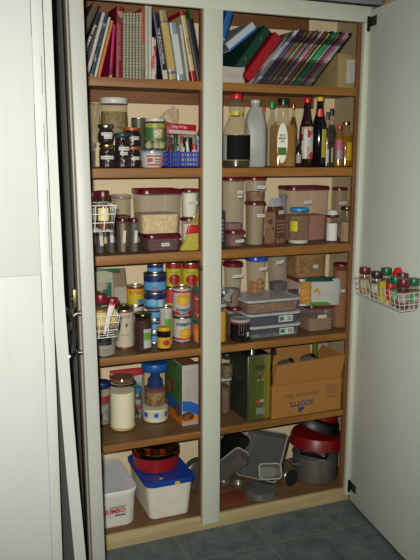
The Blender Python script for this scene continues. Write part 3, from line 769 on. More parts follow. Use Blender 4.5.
small('cream little bottle at the back of the blue basket', 182, 136, .145, .012, (176, 160, 130), (150, 60, 50))
small('light blue bottle with a pale cap at the right end of the basket', 198.3, 135.5, .08, .0125, (84, 130, 160), (150, 150, 150), neck=.8, cap_f=.15)
t = thing('carton', 'long red and white cling film carton lying behind the blue basket', 'carton', (xat(179, 127, .235), .235, S2+.1235), rot=(0, .05, 0))
cw = xat(193.5, 126, .235)-xat(164.5, 126, .235)
link('carton_body', bx(-cw/2, cw/2, -.024, .024, 0, .042, .001), SB((172, 24, 30), .45), t)
link('printed_panel', bx(-cw*.42, cw*.5, -.0247, -.0241, .004, .017), SB((186, 184, 178), .5), t)
link('brand_lettering', flat_text('Cling Wrap', .014, .02), SB((200, 196, 190), .5), t, (-.01, -.0248, .030))
t = thing('storage_box', 'plain cream box under the red cling film carton', 'box', (xat(181, 140, .235), .235, S2+EPS))
link('box_body', bx(-.055, .055, -.035, .035, 0, .121, .003), SB((160, 146, 122), .6), t)
link('box_lid', bx(-.056, .056, -.036, .036, .106, .1218, .002), SB((150, 136, 112), .6), t)
t = thing('plastic_bag', 'twisted clear plastic bag end above the red carton', 'bag', (xat(168, 118, .24), .24, S2+.170+EPS), rot=(0, .5, 0))
link('bag_film', bag(.085, .03, .065, .6, .35, 3, taper=.3), clear((176, 156, 128), .7, rough=.25), t)
bottle('black bottle half hidden by the centre post on the second shelf', 196.5, 206, 112, .2, S2, [(.95, 0), (1, .03), (1, .6), (.6, .75), (.35, .9), (.35, 1)], (30, 30, 30), .02, glass=SB((26, 26, 26), .25))
# ------------------------------------------------------------------ second shelf, right bay: bottles
OIL = clear((150, 98, 10), .75, (240, 190, 60), .1, 1.2)
OILD = clear((120, 84, 10), .55, (210, 160, 60), .1)
DARK = SB((26, 16, 14), .12)
BOT = [(.92, 0), (1, .02), (1, .6), (.94, .68), (.62, .8), (.36, .88), (.32, .95), (.32, 1)]
t, r, H = bottle('large red-capped sauce bottle with a black label and yellow neck tag', 222.6, 250, 92, .072, S2, [(.94, 0), (1, .02), (1, .46), (.97, .53), (.82, .62), (.62, .70), (.50, .77), (.50, .80), (.58, .85), (.56, .90), (.36, .95), (.34, 1)], (196, 24, 26), .019, glass=clear((150, 140, 120), .2), content=SB((22, 16, 14), .2), fill=.10, cap_r=.021)
link('yellow_tag', wrap_patch(r*.56, -r*.22, H*.735, r*.7, H*.06), SB((196, 176, 40), .5), t)
link('yellow_tag', wrap_patch(r*.545, r*.4, H*.74, r*.3, H*.045), SB((186, 166, 40), .5), t)
link('black_label', wrap_patch(r+.0008, 0, H*.27, r*2.7, H*.36), SB((13, 13, 15), .7, 0, .1, spec=.15), t)
for z in (.10, .445): link('gold_line', wrap_patch(r+.0012, 0, H*z, r*2.7, .003), SB((150, 130, 60), .4), t)
link('white_panel', wrap_patch(r+.0012, -r*1.02, H*.27, r*.4, H*.33), SB((160, 158, 152), .5), t)
link('sauce_level', lathe([(r*.985, H*.04), (r*.985, H*.445)], 28), SB((30, 22, 18), .3), t)
t, r, H = bottle('translucent white plastic milk jug with a white cap', 244.5, 265.5, 100, .145, S2, [(.9, 0), (1, .03), (1, .46), (.98, .56), (.94, .68), (.74, .84), (.44, .94), (.40, 1)], (190, 190, 186), .013, glass=clear((150, 152, 146), .63, rough=.35), name='plastic_jug', square=.85, cap_r=.0195)
link('jug_handle', tubes([[(r*.3, -r*.80, H*.88), (r*.42, -r*.95, H*.78), (r*.48, -r*.97, H*.62), (r*.46, -r*.88, H*.5)]], .006, 8), clear((190, 190, 186), .6, rough=.35), t)
t, r, H = bottle('clear bottle with a green cap between the milk jug and the oil', 266, 277, 101.5, .12, S2, BOT, (36, 140, 60), .026, glass=clear((160, 160, 140), .2), cap_r=.011)
link('paper_label', wrap_patch(r+.0007, r*.2, H*.35, r*1.2, H*.4), SB((178, 178, 160), .5), t)
link('label_foot', wrap_patch(r+.0011, r*.2, H*.19, r*1.2, H*.07), SB((120, 140, 40), .5), t)
bottle('small bottle with a red cap just visible behind the milk jug', 259.5, 267.5, 107.5, .25, S2, BOT, (180, 30, 30), .018, glass=clear((120, 100, 80), .4))
t, r, H = bottle('square rice bran oil bottle with a black cap and oval label', 271.5, 294, 98.3, .055, S2, [(.94, 0), (1, .02), (1, .60), (.92, .67), (.5, .74), (.44, .84), (.44, 1)], (20, 22, 24), .026, glass=clear((170, 160, 120), .12), content=OIL, fill=.66, square=.9, rz=-.06)
lb = link('oval_label', disc(r*1.0, H*.58), SB((190, 190, 172), .5, k=2.2), t, (-r*.42, -r*.9-.0008, H*.35))
link('label_lettering', flat_text('RICE\nBRAN\nOIL', .0115, .03), SB((40, 50, 40), .5), lb, (0, -.0012, .018))
link('label_foot', bx(-r*.4, r*.4, -.0011, -.0006, -.045, -.016), SB((74, 104, 50), .5), lb)
bottle('slim oil bottle with a gold cap behind the rice bran oil', 288.5, 297, 103.5, .14, S2, BOT, (160, 130, 60), .02, glass=clear((150, 110, 40), .3), content=OILD, fill=.85, cap_met=1)
t, r, H = bottle('dark sauce bottle with a red cap and red and white label', 299.5, 313.5, 97.5, .06, S2, [(.92, 0), (1, .02), (1, .55), (.92, .63), (.58, .78), (.44, .9), (.42, 1)], (190, 28, 30), .02, glass=SB((40, 20, 16), .12))
l2 = link('main_label', wrap_patch(r+.0007, r*.15, H*.35, r*1.9, H*.46), mottle([(170, 40, 36), (184, 180, 168), (150, 130, 90), (180, 176, 168)], 40), t)
link('label_strip', wrap_patch(r+.0012, -r*.25, H*.34, r*.55, H*.42), SB((188, 186, 176), .5), l2)
link('shoulder_label', wrap_patch(r*.80, 0, H*.595, r*1.3, H*.1, True), SB((186, 50, 44), .45), t)
t, r, H = bottle('tall dark bottle with a yellow cap and red neck seal', 312, 326.5, 97, .06, S2, [(.92, 0), (1, .02), (1, .56), (.9, .66), (.56, .8), (.42, .92), (.42, 1)], (214, 176, 30), .016, glass=SB((18, 14, 14), .1))
link('yellow_label', wrap_patch(r+.0007, r*.75, H*.34, r*.9, H*.4), SB((170, 160, 40), .45), t)
link('neck_seal', wrap_patch(r*.66, 0, H*.76, r*.9, H*.14, True), SB((190, 50, 40), .4), t)
for lb_, a, b, c, y in (('clear vinegar bottle with a black cap and pale label', 322.5, 331.5, 112, .075), ('taller black-capped bottle behind the clear vinegar bottle', 326, 336, 108.5, .17)):
    t, r, H = bottle(lb_, a, b, c, y, S2, BOT, (22, 22, 24), .028, glass=clear((90, 90, 80), .4), content=clear((44, 40, 34), .7), fill=.8)
    link('pale_label', wrap_patch(r+.0007, -r*.2, H*.2, r*1.1, H*.25), SB((170, 170, 158), .5), t)
t, r, H = bottle('short oil bottle with a red cap and pink label', 333.5, 343.5, 125, .05, S2, [(.9, 0), (1, .03), (1, .65), (.8, .78), (.5, .88), (.45, 1)], (190, 40, 40), .016, glass=clear((140, 110, 30), .3), content=OIL, fill=.8)
lb = link('pink_label', wrap_patch(r+.0007, 0, H*.42, r*1.7, H*.46), SB((168, 76, 96), .5), t)
link('barcode', wrap_patch(r+.0011, 0, H*.3, r*1.3, H*.2), bands([(i/14, (170, 160, 160) if i % 2 else (60, 50, 60)) for i in range(14)], 0), lb)
t, r, H = bottle('golden oil bottle with a gold cap at the right end of the bottles', 337.5, 353, 121.5, .10, S2, [(.9, 0), (1, .03), (1, .6), (.86, .72), (.5, .86), (.4, .93), (.4, 1)], (176, 150, 90), .014, glass=clear((150, 110, 20), .3), content=OIL, fill=.72, cap_met=1)
link('yellow_label', wrap_patch(r+.0007, r*.5, H*.34, r*.9, H*.4), SB((190, 160, 30), .5), t)
t, r, H = bottle('small dark bottle wedged between the rice oil and the red-capped sauce', 294.5, 301.5, 139, .05, S2, BOT, (40, 30, 30), .014, glass=SB((40, 22, 22), .2))
link('paper_label', wrap_patch(r+.0007, 0, H*.3, r*1.5, H*.3), SB((150, 140, 130), .5), t)

# ------------------------------------------------------------------ third shelf, left bay
FROST = clear((150, 144, 142), .40, rough=.3)
def tower(label, a, b, pt, Yf, dep, col1, col2, fill=.9, lab=None, z0=S3, lid=MAROON, body=None, **k):
    return canister(label, a, b, pt, Yf, dep, z0, lid, .012, body or FROST, grain(col1, col2, 120) if col1 else None, fill, .012, .93, lab or [(.55, .5, .011, .045, .06, 0)], over=.002, **k)
tower('narrow plastic container of black grains at the left end of the narrow row', 83, 92.4, 219, .05, .06, (60, 56, 60), (40, 38, 42))
tower('narrow plastic container of dark grains with a slanting white label', 94.3, 105, 219, .05, .06, (44, 44, 50), (34, 34, 40), lab=[(.5, .45, .012, .05, -.06, 0)])
tower('narrow plastic container of brown grains beneath the wire rack', 105.7, 115.5, 219.5, .05, .06, (70, 60, 56), (54, 46, 44), lab=[(.45, .55, .012, .048, -.03, 0)])
tower('narrow plastic container of beige flour with a maroon lid', 117, 128, 218.5, .05, .06, (160, 136, 104), (146, 122, 92))
tower('narrow plastic container of grey-green lentils with a maroon lid', 128.6, 139.6, 219, .05, .06, (100, 98, 70), (76, 76, 52), lab=[])
t, w, d, H = canister('clear plastic box with a crumpled bag inside behind the narrow containers', 112, 133, 195, .2, .1, S3, lid=clear((170, 160, 150), .5), body=clear((160, 150, 140), .25), content=grain((120, 84, 50), (90, 60, 36), 50), fill=.62, name='plastic_box')
K = 1.5
t, w, d, H0 = canister('low maroon-lidded container of dark red beans under the oats', 139.6, 182.5, 234.5, .04, .15, S3, MAROON, .013, clear((120, 100, 106), .45, rough=.3), grain((84, 44, 44), (110, 76, 70), 120), .8, .022, .97, [(.52, .45, .032, .013, 0, 1)])
canister('large maroon-lidded container half full of rolled oats', 133.5, 184, 189.5, .04, .15, S3+H0+EPS, MAROON, .016, clear((150, 140, 138), .38, rough=.3), grain((228, 206, 158), (170, 144, 100), 85, k=2.6), .47, .03, .94)
t, w, d, H1 = canister('lower white-filled canister with a maroon lid behind the pasta bag', 181.5, 201.5, 218, .075, .07, S3, MAROON, .011, clear((180, 170, 165), .5, rough=.3), SB((225, 205, 190), .7, k=2.8), .85, .03, .95, [(.2, .3, .03, .012, 0, 1)])
canister('upper canister of white flour with a maroon lid stacked on another', 181.5, 201.5, 189, .075, .07, S3+H1+EPS, MAROON, .011, clear((180, 176, 168), .45, rough=.3), SB((240, 234, 214), .7, k=3), .9, .03, .95, [(.55, .55, .036, .013, 0, 1)])
t = thing('pasta_bag', 'yellow pasta bag tied with red at the top beside the centre post', 'bag', (xat(192.3, 240, .047), .047, S3+EPS))
link('bag_film', bag(.105, .045, .062, .45, .12, 5, taper=.55, lean=.012), grain((190, 176, 76), (176, 160, 56), 150), t)
link('red_seal', bag(.06, .018, .032, .7, .2, 6, taper=.7), SB((176, 26, 30), .4), t, (.004, 0, .061))
link('bag_end', bag(.05, .012, .05, .6, .2, 7, lean=.025, taper=1.1), clear((190, 170, 90), .6), t, (.014, .004, .088))

# ------------------------------------------------------------------ third shelf, right bay
K = 1.75
FR2 = clear((124, 114, 112), .42, rough=.3)
t = thing('carton', 'black carton with pale lettering beside the centre stile', 'carton', (xat(222, 215, .06)-.012, .07, S3+EPS), -.1)
bz = zat(223, 191, .06)-S3
link('carton_body', bx(-.018, .018, -.03, .03, 0, zat(224, 210.5, .06)-S3, .001), SB((30, 32, 32), .5), t)
link('printed_column', bx(-.012, .012, -.0306, -.0301, .02, .11), bands([(i/12, (110, 112, 108) if i % 2 else (34, 36, 36)) for i in range(12)]), t)
t, w, d, H0 = canister('low round-cornered container of pinkish beans under the tall empty one', 225.5, 247.5, 230.5, .05, .085, S3, MAROON, .012, FR2, grain((120, 76, 66), (100, 60, 54), 110), .8, .03, .97, [(.62, .4, .036, .011, -.05, 1)])
canister('tall nearly empty container with a maroon lid and two paper labels', 223, 247.5, 176, .05, .085, S3+H0+EPS, MAROON, .013, FR2, grain((130, 84, 70), (106, 66, 56), 110), .13, .03, .96, [(.68, .74, .026, .012, .05, 1), (.68, .66, .02, .011, .05, 1)])
t, w, d, H0 = canister('tall container of cream flour with a maroon lid below the cornflakes', 247.2, 268.5, 202, .06, .085, S3, MAROON, .012, clear((150, 136, 122), .4, rough=.3), grain((150, 132, 108), (140, 120, 98), 140), .95, .03, .96, [(.62, .72, .036, .013, .06, 1)])
canister('container of orange cornflakes with a label stacked on the cream flour', 247, 269, 176.5, .06, .085, S3+H0+EPS, MAROON, .012, FR2, grain((150, 104, 58), (110, 72, 40), 70), .42, .03, .97, [(.62, .62, .036, .013, .06, 1)])
# flour bag
t = thing('flour_bag', 'brown printed paper flour bag with a folded white top', 'bag', (xat(276.2, 240, .04), .055, S3+EPS), .42)
KR = mottle([(76, 44, 32), (84, 50, 36), (70, 40, 30), (80, 46, 34)], 30)
link('paper_bag', prism([(0, .066, .05, .004), (.02, .068, .054, .006), (.12, .066, .052, .006), (.155, .062, .03, .005)]), KR, t)
link('folded_top', prism([(.155, .062, .029, .005), (.172, .061, .016, .003), (.186, .060, .006, .002)]), SB((150, 152, 154), .6), t)
link('printed_panel', bx(-.0356, -.0346, -.023, .022, .008, .135), mottle([(128, 98, 70), (120, 90, 64), (136, 104, 74), (124, 94, 66), (90, 54, 56)], 60), t)
link('side_panel', bx(-.024, .03, -.0283, -.0274, .012, .045), mottle([(80, 44, 34), (130, 100, 70), (120, 90, 62)], 60), t)
for k in range(4): link('print_line', bx(-.022, .028, -.0284, -.0275, .052+.014*k, .058+.014*k), SB((126, 96, 70), .6), t)
link('letter_panel', bx(-.012, .02, -.0284, -.0275, .125, .14), SB((170, 165, 155), .6), t)
canister('blue-tinted plastic container behind the flour bag', 281, 288.3, 194.5, .06, .04, S3, clear((90, 110, 150), .5), .01, clear((100, 110, 140), .5, rough=.3), None, .5, .02)
t, r, H = jar('glass jar with a bright blue lid and a yellow label', 288, 309, 207.5, .07, S3, (24, 128, 186), .012, 0, content=SB((190, 186, 170), .8), fill=.12, neck=.84, name='glass_jar')
lb = link('yellow_label', wrap_patch(r+.0007, -r*.62, H*.5, r*.78, H*.28), SB((186, 176, 20), .5), t)
canister('wide tall container with a long maroon lid and a slanting label', 284, 332, 186.5, .12, .14, S3, MAROON, .014, clear((150, 122, 112), .36, rough=.3), grain((150, 104, 86), (130, 88, 72), 120), .48, .03, .97, [(.42, .74, .036, .013, -.08, 1)])
t, w, d, H = canister('narrow container with a maroon lid beside the wide tall one', 335, 349.5, 187.5, .17, .06, S3, MAROON, .013, clear((150, 126, 116), .36, rough=.3), grain((150, 110, 90), (130, 92, 76), 120), .3, .02, .97, [(.5, .72, .036, .012, -.04, 1)])
t, r, H = jar('small jar of white salt with a maroon band and white domed top', 325.5, 338, 214.5, .09, S3, MAROON, .008, content=SB((200, 198, 192), .8, k=3.2), fill=.72, neck=.96, name='salt_jar')
link('domed_top', lathe([(r*.96, 0), (r*.9, .012), (r*.7, .018), (.001, .02)], 24), SB((190, 188, 182), .5), t, (0, 0, H))
jar('small glass jar of beige powder with a bronze lid at the shelf end', 339.5, 353, 206.5, .045, S3, (96, 80, 56), .012, 1, content=grain((160, 130, 100), (150, 120, 90), 160), fill=.62, neck=.9)
K = 1.5
# ------------------------------------------------------------------ fourth shelf, left bay: tins
t = thing('food_bag', 'clear bag of food closed with a green plastic clip', 'bag', (xat(101, 300, .16), .16, S4+.10+EPS))
CH = zat(103, 271.5, .16)-S4-.10
link('bag_film', bag(.10, .05, CH, .25, .15, 11), clear((150, 150, 130), .8, rough=.2), t)
link('printed_panel', bx(-.03, .035, -.0275, -.0268, .03, CH*.8, .0002), mottle([(150, 140, 110), (40, 96, 70), (70, 90, 110), (160, 150, 120)], 36), t)
link('bag_clip', bx(-.06, .055, -.006, .006, CH-.002, CH+.010, .003), SB((20, 96, 72), .4), t, rot=(0, .1, 0))
t = thing('storage_box', 'plain cardboard box holding up the bag with the green clip', 'box', (xat(101, 320, .16), .16, S4+EPS))
link('box_body', bx(-.055, .055, -.035, .035, 0, .097, .002), SB((130, 110, 84), .6), t); link('box_flap', bx(-.055, .055, -.0352, .0, .0972, .0985), SB((136, 116, 90), .6), t)
t = thing('paper_packet', 'tall brown paper packet with a pale label at the back', 'packet', (xat(113.5, 300, .24), .24, S4+EPS))
ph = zat(117, 268.5, .24)-S4
link('packet_body', prism([(0, .10, .06, .006), (.03, .105, .06, .008), (ph*.8, .1, .04, .006), (ph, .098, .006, .002)]), SB((128, 104, 80), .6), t)
lb = link('pale_label', bx(-.034, .046, -.0008, .0002, -.085, .068), SB((160, 152, 132), .6), t, (0, -.0312, ph*.52), (-.03, 0, 0))
t, r, H = tin('cream tin with a round metal cap and red lettering', 114.5, 134, 308.5, .12, S4, [(0, (150, 60, 46)), (.03, (190, 180, 156)), (.96, (150, 80, 60))])
link('tin_shoulder', lathe([(r, 0), (r*.85, .008), (r*.5, .014), (r*.5, .02), (.001, .021)], 24), metal((150, 140, 110)), t, (0, 0, H-.001))
link('lettering', wrap_text('DAVIS', .017, r+.0006, 0, H*.83, .02), SB((130, 100, 84), .5), t)
link('cross_mark', wrap_patch(r+.0006, .006, H*.62, .005, .016), SB((150, 40, 36), .5), t); link('cross_mark', wrap_patch(r+.0006, .006, H*.625, .014, .005), SB((150, 40, 36), .5), t)
link('lettering', wrap_text('GELATINE', .008, r+.0006, 0, H*.37, .02), SB((160, 90, 80), .5), t)
t, r, H = tin('short tin with white lid below the rack holding a black label', 92, 115.5, 326, .055, S4, [(0, (150, 146, 132)), (.95, (170, 166, 150))], name='storage_tin')
link('black_label', wrap_patch(r+.0007, r*.1, H*.55, r*1.2, H*.3), SB((44, 46, 46), .5), t); 
for k in range(2): link('print_line', wrap_patch(r+.0007, r*.1, H*(.14+.1*k), r*.7, H*.03), SB((100, 98, 90), .5), t)
t, r, H = tin('white tin under the yellow and red one', 127.5, 144, 304.5, .215, S4, [(0, (170, 164, 150)), (.9, (190, 186, 176))])
zt = S4+EPS+H
t, r, H = tin('yellow and red tin with a blue patch standing on a white tin', 126.5, 144.5, 285, .215, zt+EPS, [(0, (196, 166, 30)), (.58, (200, 170, 36)), (.9, (150, 40, 30))])
link('lettering', wrap_text('EL PASO', .018, r+.0007, 0, H*.68, .03, r*1.7), SB((176, 36, 30), .5), t)
link('blue_patch', wrap_patch(r+.0006, r*.55, H*.2, r*.7, H*.25), SB((60, 120, 170), .5), t)
t, r, H = jar('dark red relish jar with a white and green label', 133.5, 152.5, 312.5, .055, S4, (90, 80, 50), .014, 1, content=grain((50, 14, 14), (64, 20, 18), 60), fill=.9, neck=.9)
link('white_label', wrap_patch(r+.0007, r*.5, H*.36, r*1.0, H*.5), SB((176, 176, 168), .5), t); link('green_patch', wrap_patch(r+.0011, r*.5, H*.42, r*1.0, H*.2), SB((100, 150, 50), .5), t)
# the stacked fish tins
BT = [(0, (30, 50, 110)), (.06, (88, 150, 190)), (.58, (24, 36, 84)), (.92, (40, 56, 110))]
zb = S4
tn = []
stk = [('smaller blue tin at the very bottom of the blue stack', 146.5, 159.5, 326), ('smaller blue tin second from the bottom of the blue stack', 146.8, 160, 316), ('smaller blue tin third from the bottom of the blue stack', 146.5, 160, 307)]
yb = .15
hB = (zat(153, 307.5, yb)-S4-EPS)/3
for i, (lb_, a, b, c) in enumerate(stk):
    tin(lb_, a+.6, b+1.6, c, yb, S4+i*(hB+EPS), [(0, (30, 50, 110)), (.1, (90, 150, 190)), (.7, (26, 40, 96)), (.9, (150, 170, 180))], H=hB, name='fish_tin', group='stack of blue fish tins')
zz = S4+3*(hB+EPS)
t, r, H = tin('wide blue fish tin with a pale barcode patch, fourth tin up in the blue stack', 143.5, 166.5, 291, yb, zz, BT, name='fish_tin', group='stack of blue fish tins')
link('barcode', wrap_patch(r+.0006, r*.45, H*.35, r*.4, H*.45), SB((176, 180, 184), .5), t); link('blue_swoosh', wrap_patch(r+.0006, -r*.35, H*.42, r*.8, H*.4, True), SB((110, 170, 200), .5), t)
zz += H+EPS*2
t, r, H = tin('widest blue fish tin with a pale lower band, second from the stack top', 143.3, 166.8, 272.5, yb, zz, BT, name='fish_tin', group='stack of blue fish tins')
link('red_print', wrap_patch(r+.0006, -r*.1, H*.25, r*.5, H*.12), SB((150, 80, 90), .5), t)
zz += H+EPS*2
tin('small blue tin crowning the stack of blue fish tins', 147, 163, 263, yb, zz, BT, name='fish_tin', group='stack of blue fish tins')
t, r, H = tin('small white and green tin behind the yellow spread jar', 159.3, 172.5, 306, .10, S4, [(0, (176, 176, 168)), (.9, (190, 188, 180))])
link('green_patch', wrap_patch(r+.0006, r*.3, H*.52, r*1.1, H*.36), SB((96, 150, 50), .5), t); link('print_line', wrap_patch(r+.0006, -r*.3, H*.7, r*.12, H*.5), SB((120, 120, 116), .5), t)
t, r, H = jar('squat yeast spread jar with a yellow lid and yellow label', 156.8, 171.3, 326.5, .045, S4, (206, 164, 24), .013, 0, glass=SB((26, 16, 14), .15), neck=.93)
lb = link('yellow_label', wrap_patch(r+.0006, 0, H*.33, r*2.6, H*.48), SB((206, 160, 26), .5), t)
link('red_lozenge', wrap_patch(r+.0011, r*.25, H*.33, r*1.1, H*.26, True), SB((180, 40, 30), .5), lb)
def tomato_tin(label, a, b, pt, Y, z0, H=None, g=None):
    t, r, H = tin(label, a, b, pt, Y, z0, [(0, (196, 176, 40)), (.72, (186, 170, 40)), (.8, (150, 24, 26))], H=H, group=g)
    tm = link('tomato_picture', wrap_patch(r+.0006, r*.1, H*.33, r*1.55, H*.44, True), SB((156, 24, 20), .4), t)
    link('tomato_highlight', wrap_patch(r+.0010, -r*.05, H*.42, r*.35, H*.12, True), SB((200, 80, 60), .4), tm)
    link('leaf_picture', wrap_patch(r+.0010, r*.1, H*.53, r*.7, H*.07, True), SB((50, 90, 40), .4), tm)
    link('lettering', wrap_text('Tomatoes', .012, r+.0008, 0, H*.64, .01, r*1.2), SB((90, 60, 20), .5), t)
    return t, r, H
t, r, Hl = tin('red and yellow tin under the tomato tins, half hidden by fruit tins', 162.5, 179, 287, .235, S4, [(0, (176, 150, 40)), (.5, (186, 170, 50)), (.7, (180, 40, 30))])
t, r, Hr = tin('blue-green tin under the right tomato tin', 181, 198.5, 287.2, .235, S4, [(0, (60, 90, 90)), (.8, (150, 40, 40))])
tomato_tin('yellow tomato tin with a red top, next to the blue stack', 165.3, 181.6, 262, .235, S4+Hl+EPS*2)
tomato_tin('yellow tomato tin with a red top, next to the centre post', 181.8, 199.4, 262, .235, S4+Hr+EPS*2)
def pine_tin(label, a, b, pt, Y, z0, H=None, flip=False, txt='pineapple'):
    st = [(0, (150, 146, 130)), (.05, (176, 40, 60)), (.17, (186, 182, 172)), (.84, (176, 50, 70)), (.92, (186, 182, 172))] if not flip else [(0, (186, 182, 172)), (.05, (176, 40, 60)), (.16, (190, 186, 176)), (.9, (180, 176, 166))]
    t, r, H = tin(label, a, b, pt, Y, z0, st, H=H)
    f = .5 if not flip else .44
    pc = link('fruit_picture', wrap_patch(r+.0006, r*.12 if not flip else r*.35, H*(.6 if not flip else .36), r*1.65, H*.42, True), SB((206, 150, 30), .4), t)
    for k in range(2): link('fruit_slice', wrap_patch(r+.0010, r*(.12 if not flip else .35), H*((.52 if not flip else .36)+.1*k), r*.9, H*.1, True), SB((216, 176, 60), .4), pc)
    link('lettering', wrap_text(txt, .02, r+.0009, r*.05, H*(.27 if not flip else .76), .03, r*1.7), SB((40, 40, 44), .5), t)
    link('teal_patch', wrap_patch(r+.0005, r*.1, H*(.2 if not flip else .72), r*.9, H*.14), SB((90, 170, 160), .5), t)
    return t, r, H
t, r, H = pine_tin('lower sliced fruit tin with black lettering above the picture', 172.8, 191.5, 316, .13, S4, flip=True)
pine_tin('upper sliced fruit tin with a yellow picture and pink bands', 172.3, 191.2, 286, .13, S4+H+EPS*2)
t, r, H = tin('lower orange-red tin stacked beside the centre post', 192.4, 206, 315, .10, S4, [(0, (170, 70, 40)), (.3, (190, 90, 40)), (.72, (30, 80, 70)), (.92, (150, 60, 40))])
link('flame_picture', wrap_patch(r+.0006, -r*.5, H*.3, r*.7, H*.5, True), SB((200, 120, 40), .5), t)
t, r, H = tin('upper red tin with a dark green top band beside the centre post', 192.4, 206, 285, .10, S4+H+EPS*2, [(0, (170, 70, 56)), (.1, (150, 60, 46)), (.5, (170, 40, 36)), (.7, (36, 80, 66)), (.93, (60, 90, 80))])
link('lettering', wrap_text('Tomato', .012, r+.0008, -r*.4, H*.58, .02, r*.9), SB((190, 180, 170), .5), t)

# ------------------------------------------------------------------ fourth shelf, right bay
K = 1.75
t, r, H = jar('tall yellow-filled jar partly behind the centre stile', 213, 227, 303, .06, S4, (160, 150, 140), .012, content=SB((186, 140, 30), .5), fill=.86, neck=.95, name='storage_jar')
t = thing('plastic_bag', 'crumpled dark and silver bag on top of the yellow-filled jar', 'bag', (xat(224, 300, .06), .06, S4+H+EPS*3), rot=(0, .35, 0))
t.location.z += .008
link('bag_film', bag(.06, .04, .05, .4, .4, 15, taper=.8), mottle([(60, 60, 60), (130, 130, 128), (90, 90, 88), (40, 40, 42)], 40, rough=.2), t)
t, w, d, H0 = canister('lower container with a maroon lid under the oval-lidded one', 228.5, 244, 308, .10, .085, S4, MAROON, .012, FR2, grain((110, 84, 66), (90, 66, 52), 110), .7, .04)
t, w, d, H1 = canister('container with an oval maroon lid and a white label, half full', 225, 246, 263, .098, .085, S4+H0+EPS, MAROON, .016, FR2, grain((136, 100, 74), (120, 86, 62), 130), .42, .04, .86, [(.58, .74, .044, .013, -.04, 1)], over=.006)
t, r, H = jar('dark clip-top jar with a red rubber seal and wire clasp', 229.8, 250.2, 318, .055, S4, (150, 150, 150), .01, 0, glass=SB((24, 18, 18), .15), neck=1.0, name='clip_top_jar')
link('rubber_seal', lathe([(r*.98, 0), (r*1.1, .001), (r*1.1, .004), (r*.98, .005)], 24), SB((170, 40, 34), .5), t, (0, 0, H-.016))
link('wire_clasp', tubes([[(-.009, -r*1.13, H-.012), (-.009, -r*1.08, H*.35), (.009, -r*1.08, H*.35), (.009, -r*1.13, H-.012)], [(0, -r*1.13, H-.005), (0, -r*1.1, H*.5)]], .0016, 6), metal((170, 170, 170)), t)
link('white_sticker', wrap_patch(r+.0008, r*.8, H*.34, .014, .018), SB((180, 180, 176), .5), t)
# three flat boxes
zt = S4
wts = [('lowest flat clear-lidded box of the stack of three', (120, 120, 122), (80, 84, 84), 322.0, .4), ('middle flat clear-lidded box with a dark filling and green label', (44, 48, 58), (60, 66, 76), 311.5, .75), ('top flat clear-lidded box filled with pink and brown sweets', (150, 110, 76), (120, 80, 70), 300, .8)]
hts = [.052, .05, .056]
for i, (lb_, c1, c2, py, fl) in enumerate(wts):
    t, w, d, H = canister(lb_, 250-1.5*i, 303-.3*i, py, .03+.0*i, .2, zt, clear((150, 150, 150), .72, rough=.3), .009, clear((110, 112, 116), .35, rough=.3), grain(c1, c2, 60), fl, .02, .95, H=hts[i], name='flat_food_box', over=.005, sil=False)
    if i < 2:
        lb = link('product_label', bx(-.032, .032, -.0012, 0, -.013, .013), SB((176, 178, 172), .5), t, (.045, -d/2-.002, H*.48))
        link('green_patch', bx(-.028, -.008, -.0018, -.0011, -.008, .008), SB((40, 110, 60), .5), lb); link('barcode', bx(.008, .028, -.0018, -.0011, -.009, .008), bands([(k/14, (170, 170, 168) if k % 2 else (60, 60, 64)) for k in range(14)], 0), lb)
    zt += H+EPS
ztop = zt
t, w, d, H = canister('tall container with a royal blue lid holding orange pasta pieces', 248, 270, 257.5, .12, .09, ztop, (24, 66, 160), .016, clear((140, 124, 110), .42, rough=.3), None, .3, .03, .9, [(.66, .74, .034, .013, -.06, 1)], over=.004)
for i in range(7):
    rr_ = random.Random(i)
    link('pasta_nest', lathe([(.002, -.013), (.012, -.009), (.0145, 0), (.011, .010), (.002, .013)], 12), grain((180, 116, 54), (160, 96, 42), 120), t, (-.011+.022*(i % 2), -.016+.028*((i//2) % 2), .017+.021*(i//4)+.014*(i % 2)), (rr_.random(), rr_.random(), 0))
t, w, d, H = canister('tall grey translucent container tilted slightly left with a label', 270.8, 291.5, 250, .125, .085, ztop+.006, clear((130, 124, 124), .5), .01, clear((110, 104, 106), .55, rough=.3), grain((90, 66, 76), (70, 54, 62), 60), .22, .02, .93, [(.4, .76, .036, .013, -.12, 1)])
t.rotation_euler = (0, -.05, 0)
zb2 = zat(313, 277.5, .13)
t, w, d, Hq = canister('container with a maroon lid and label under the pasta packet', 303.5, 336.5, 305.5, .05, .12, S4, MAROON, .013, FR2, grain((150, 112, 86), (136, 98, 74), 140), .55, .02, .97, [(.48, .62, .042, .013, 0, 1)])
t, w, d, Hw = canister('square maroon-lidded container supporting the pasta spirals box', 291.5, 328, 278, .19, .12, S4, MAROON, .013, FR2, grain((110, 84, 66), (90, 66, 52), 110), .7, .02)
canister('square container full of pasta spirals near the top of the fourth shelf', 290.5, 328.5, 252, .19, .12, S4+Hw+EPS, clear((140, 130, 120), .6), .008, clear((130, 112, 92), .35, rough=.3), grain((156, 116, 62), (120, 84, 42), 70), .93, .02, .98, [(.62, .45, .026, .014, 0, 1)])
pk = thing('pasta_packet', 'white pasta packet with green ends and a clear window lying on the maroon-lidded container', 'packet', (xat(319.5, 306, .04), .04, S4+Hq+EPS*2), rot=(-.06, .045, 0))
pk.location.z += .006
pw = (xat(341, 290, .04)-xat(299, 290, .04))*.98
link('packet_body', bag(pw, .048, .108, .35, .12, 21), SB((168, 166, 158), .4), pk)
link('clear_window', bag(pw*.26, .052, .09, .4, .12, 22), grain((176, 130, 50), (150, 104, 36), 90), pk, (-pw*.37, -.004, .008))
link('green_top_band', bag(pw*.72, .036, .018, .6, .1, 23), SB((16, 60, 46), .4), pk, (-.01, 0, .098))
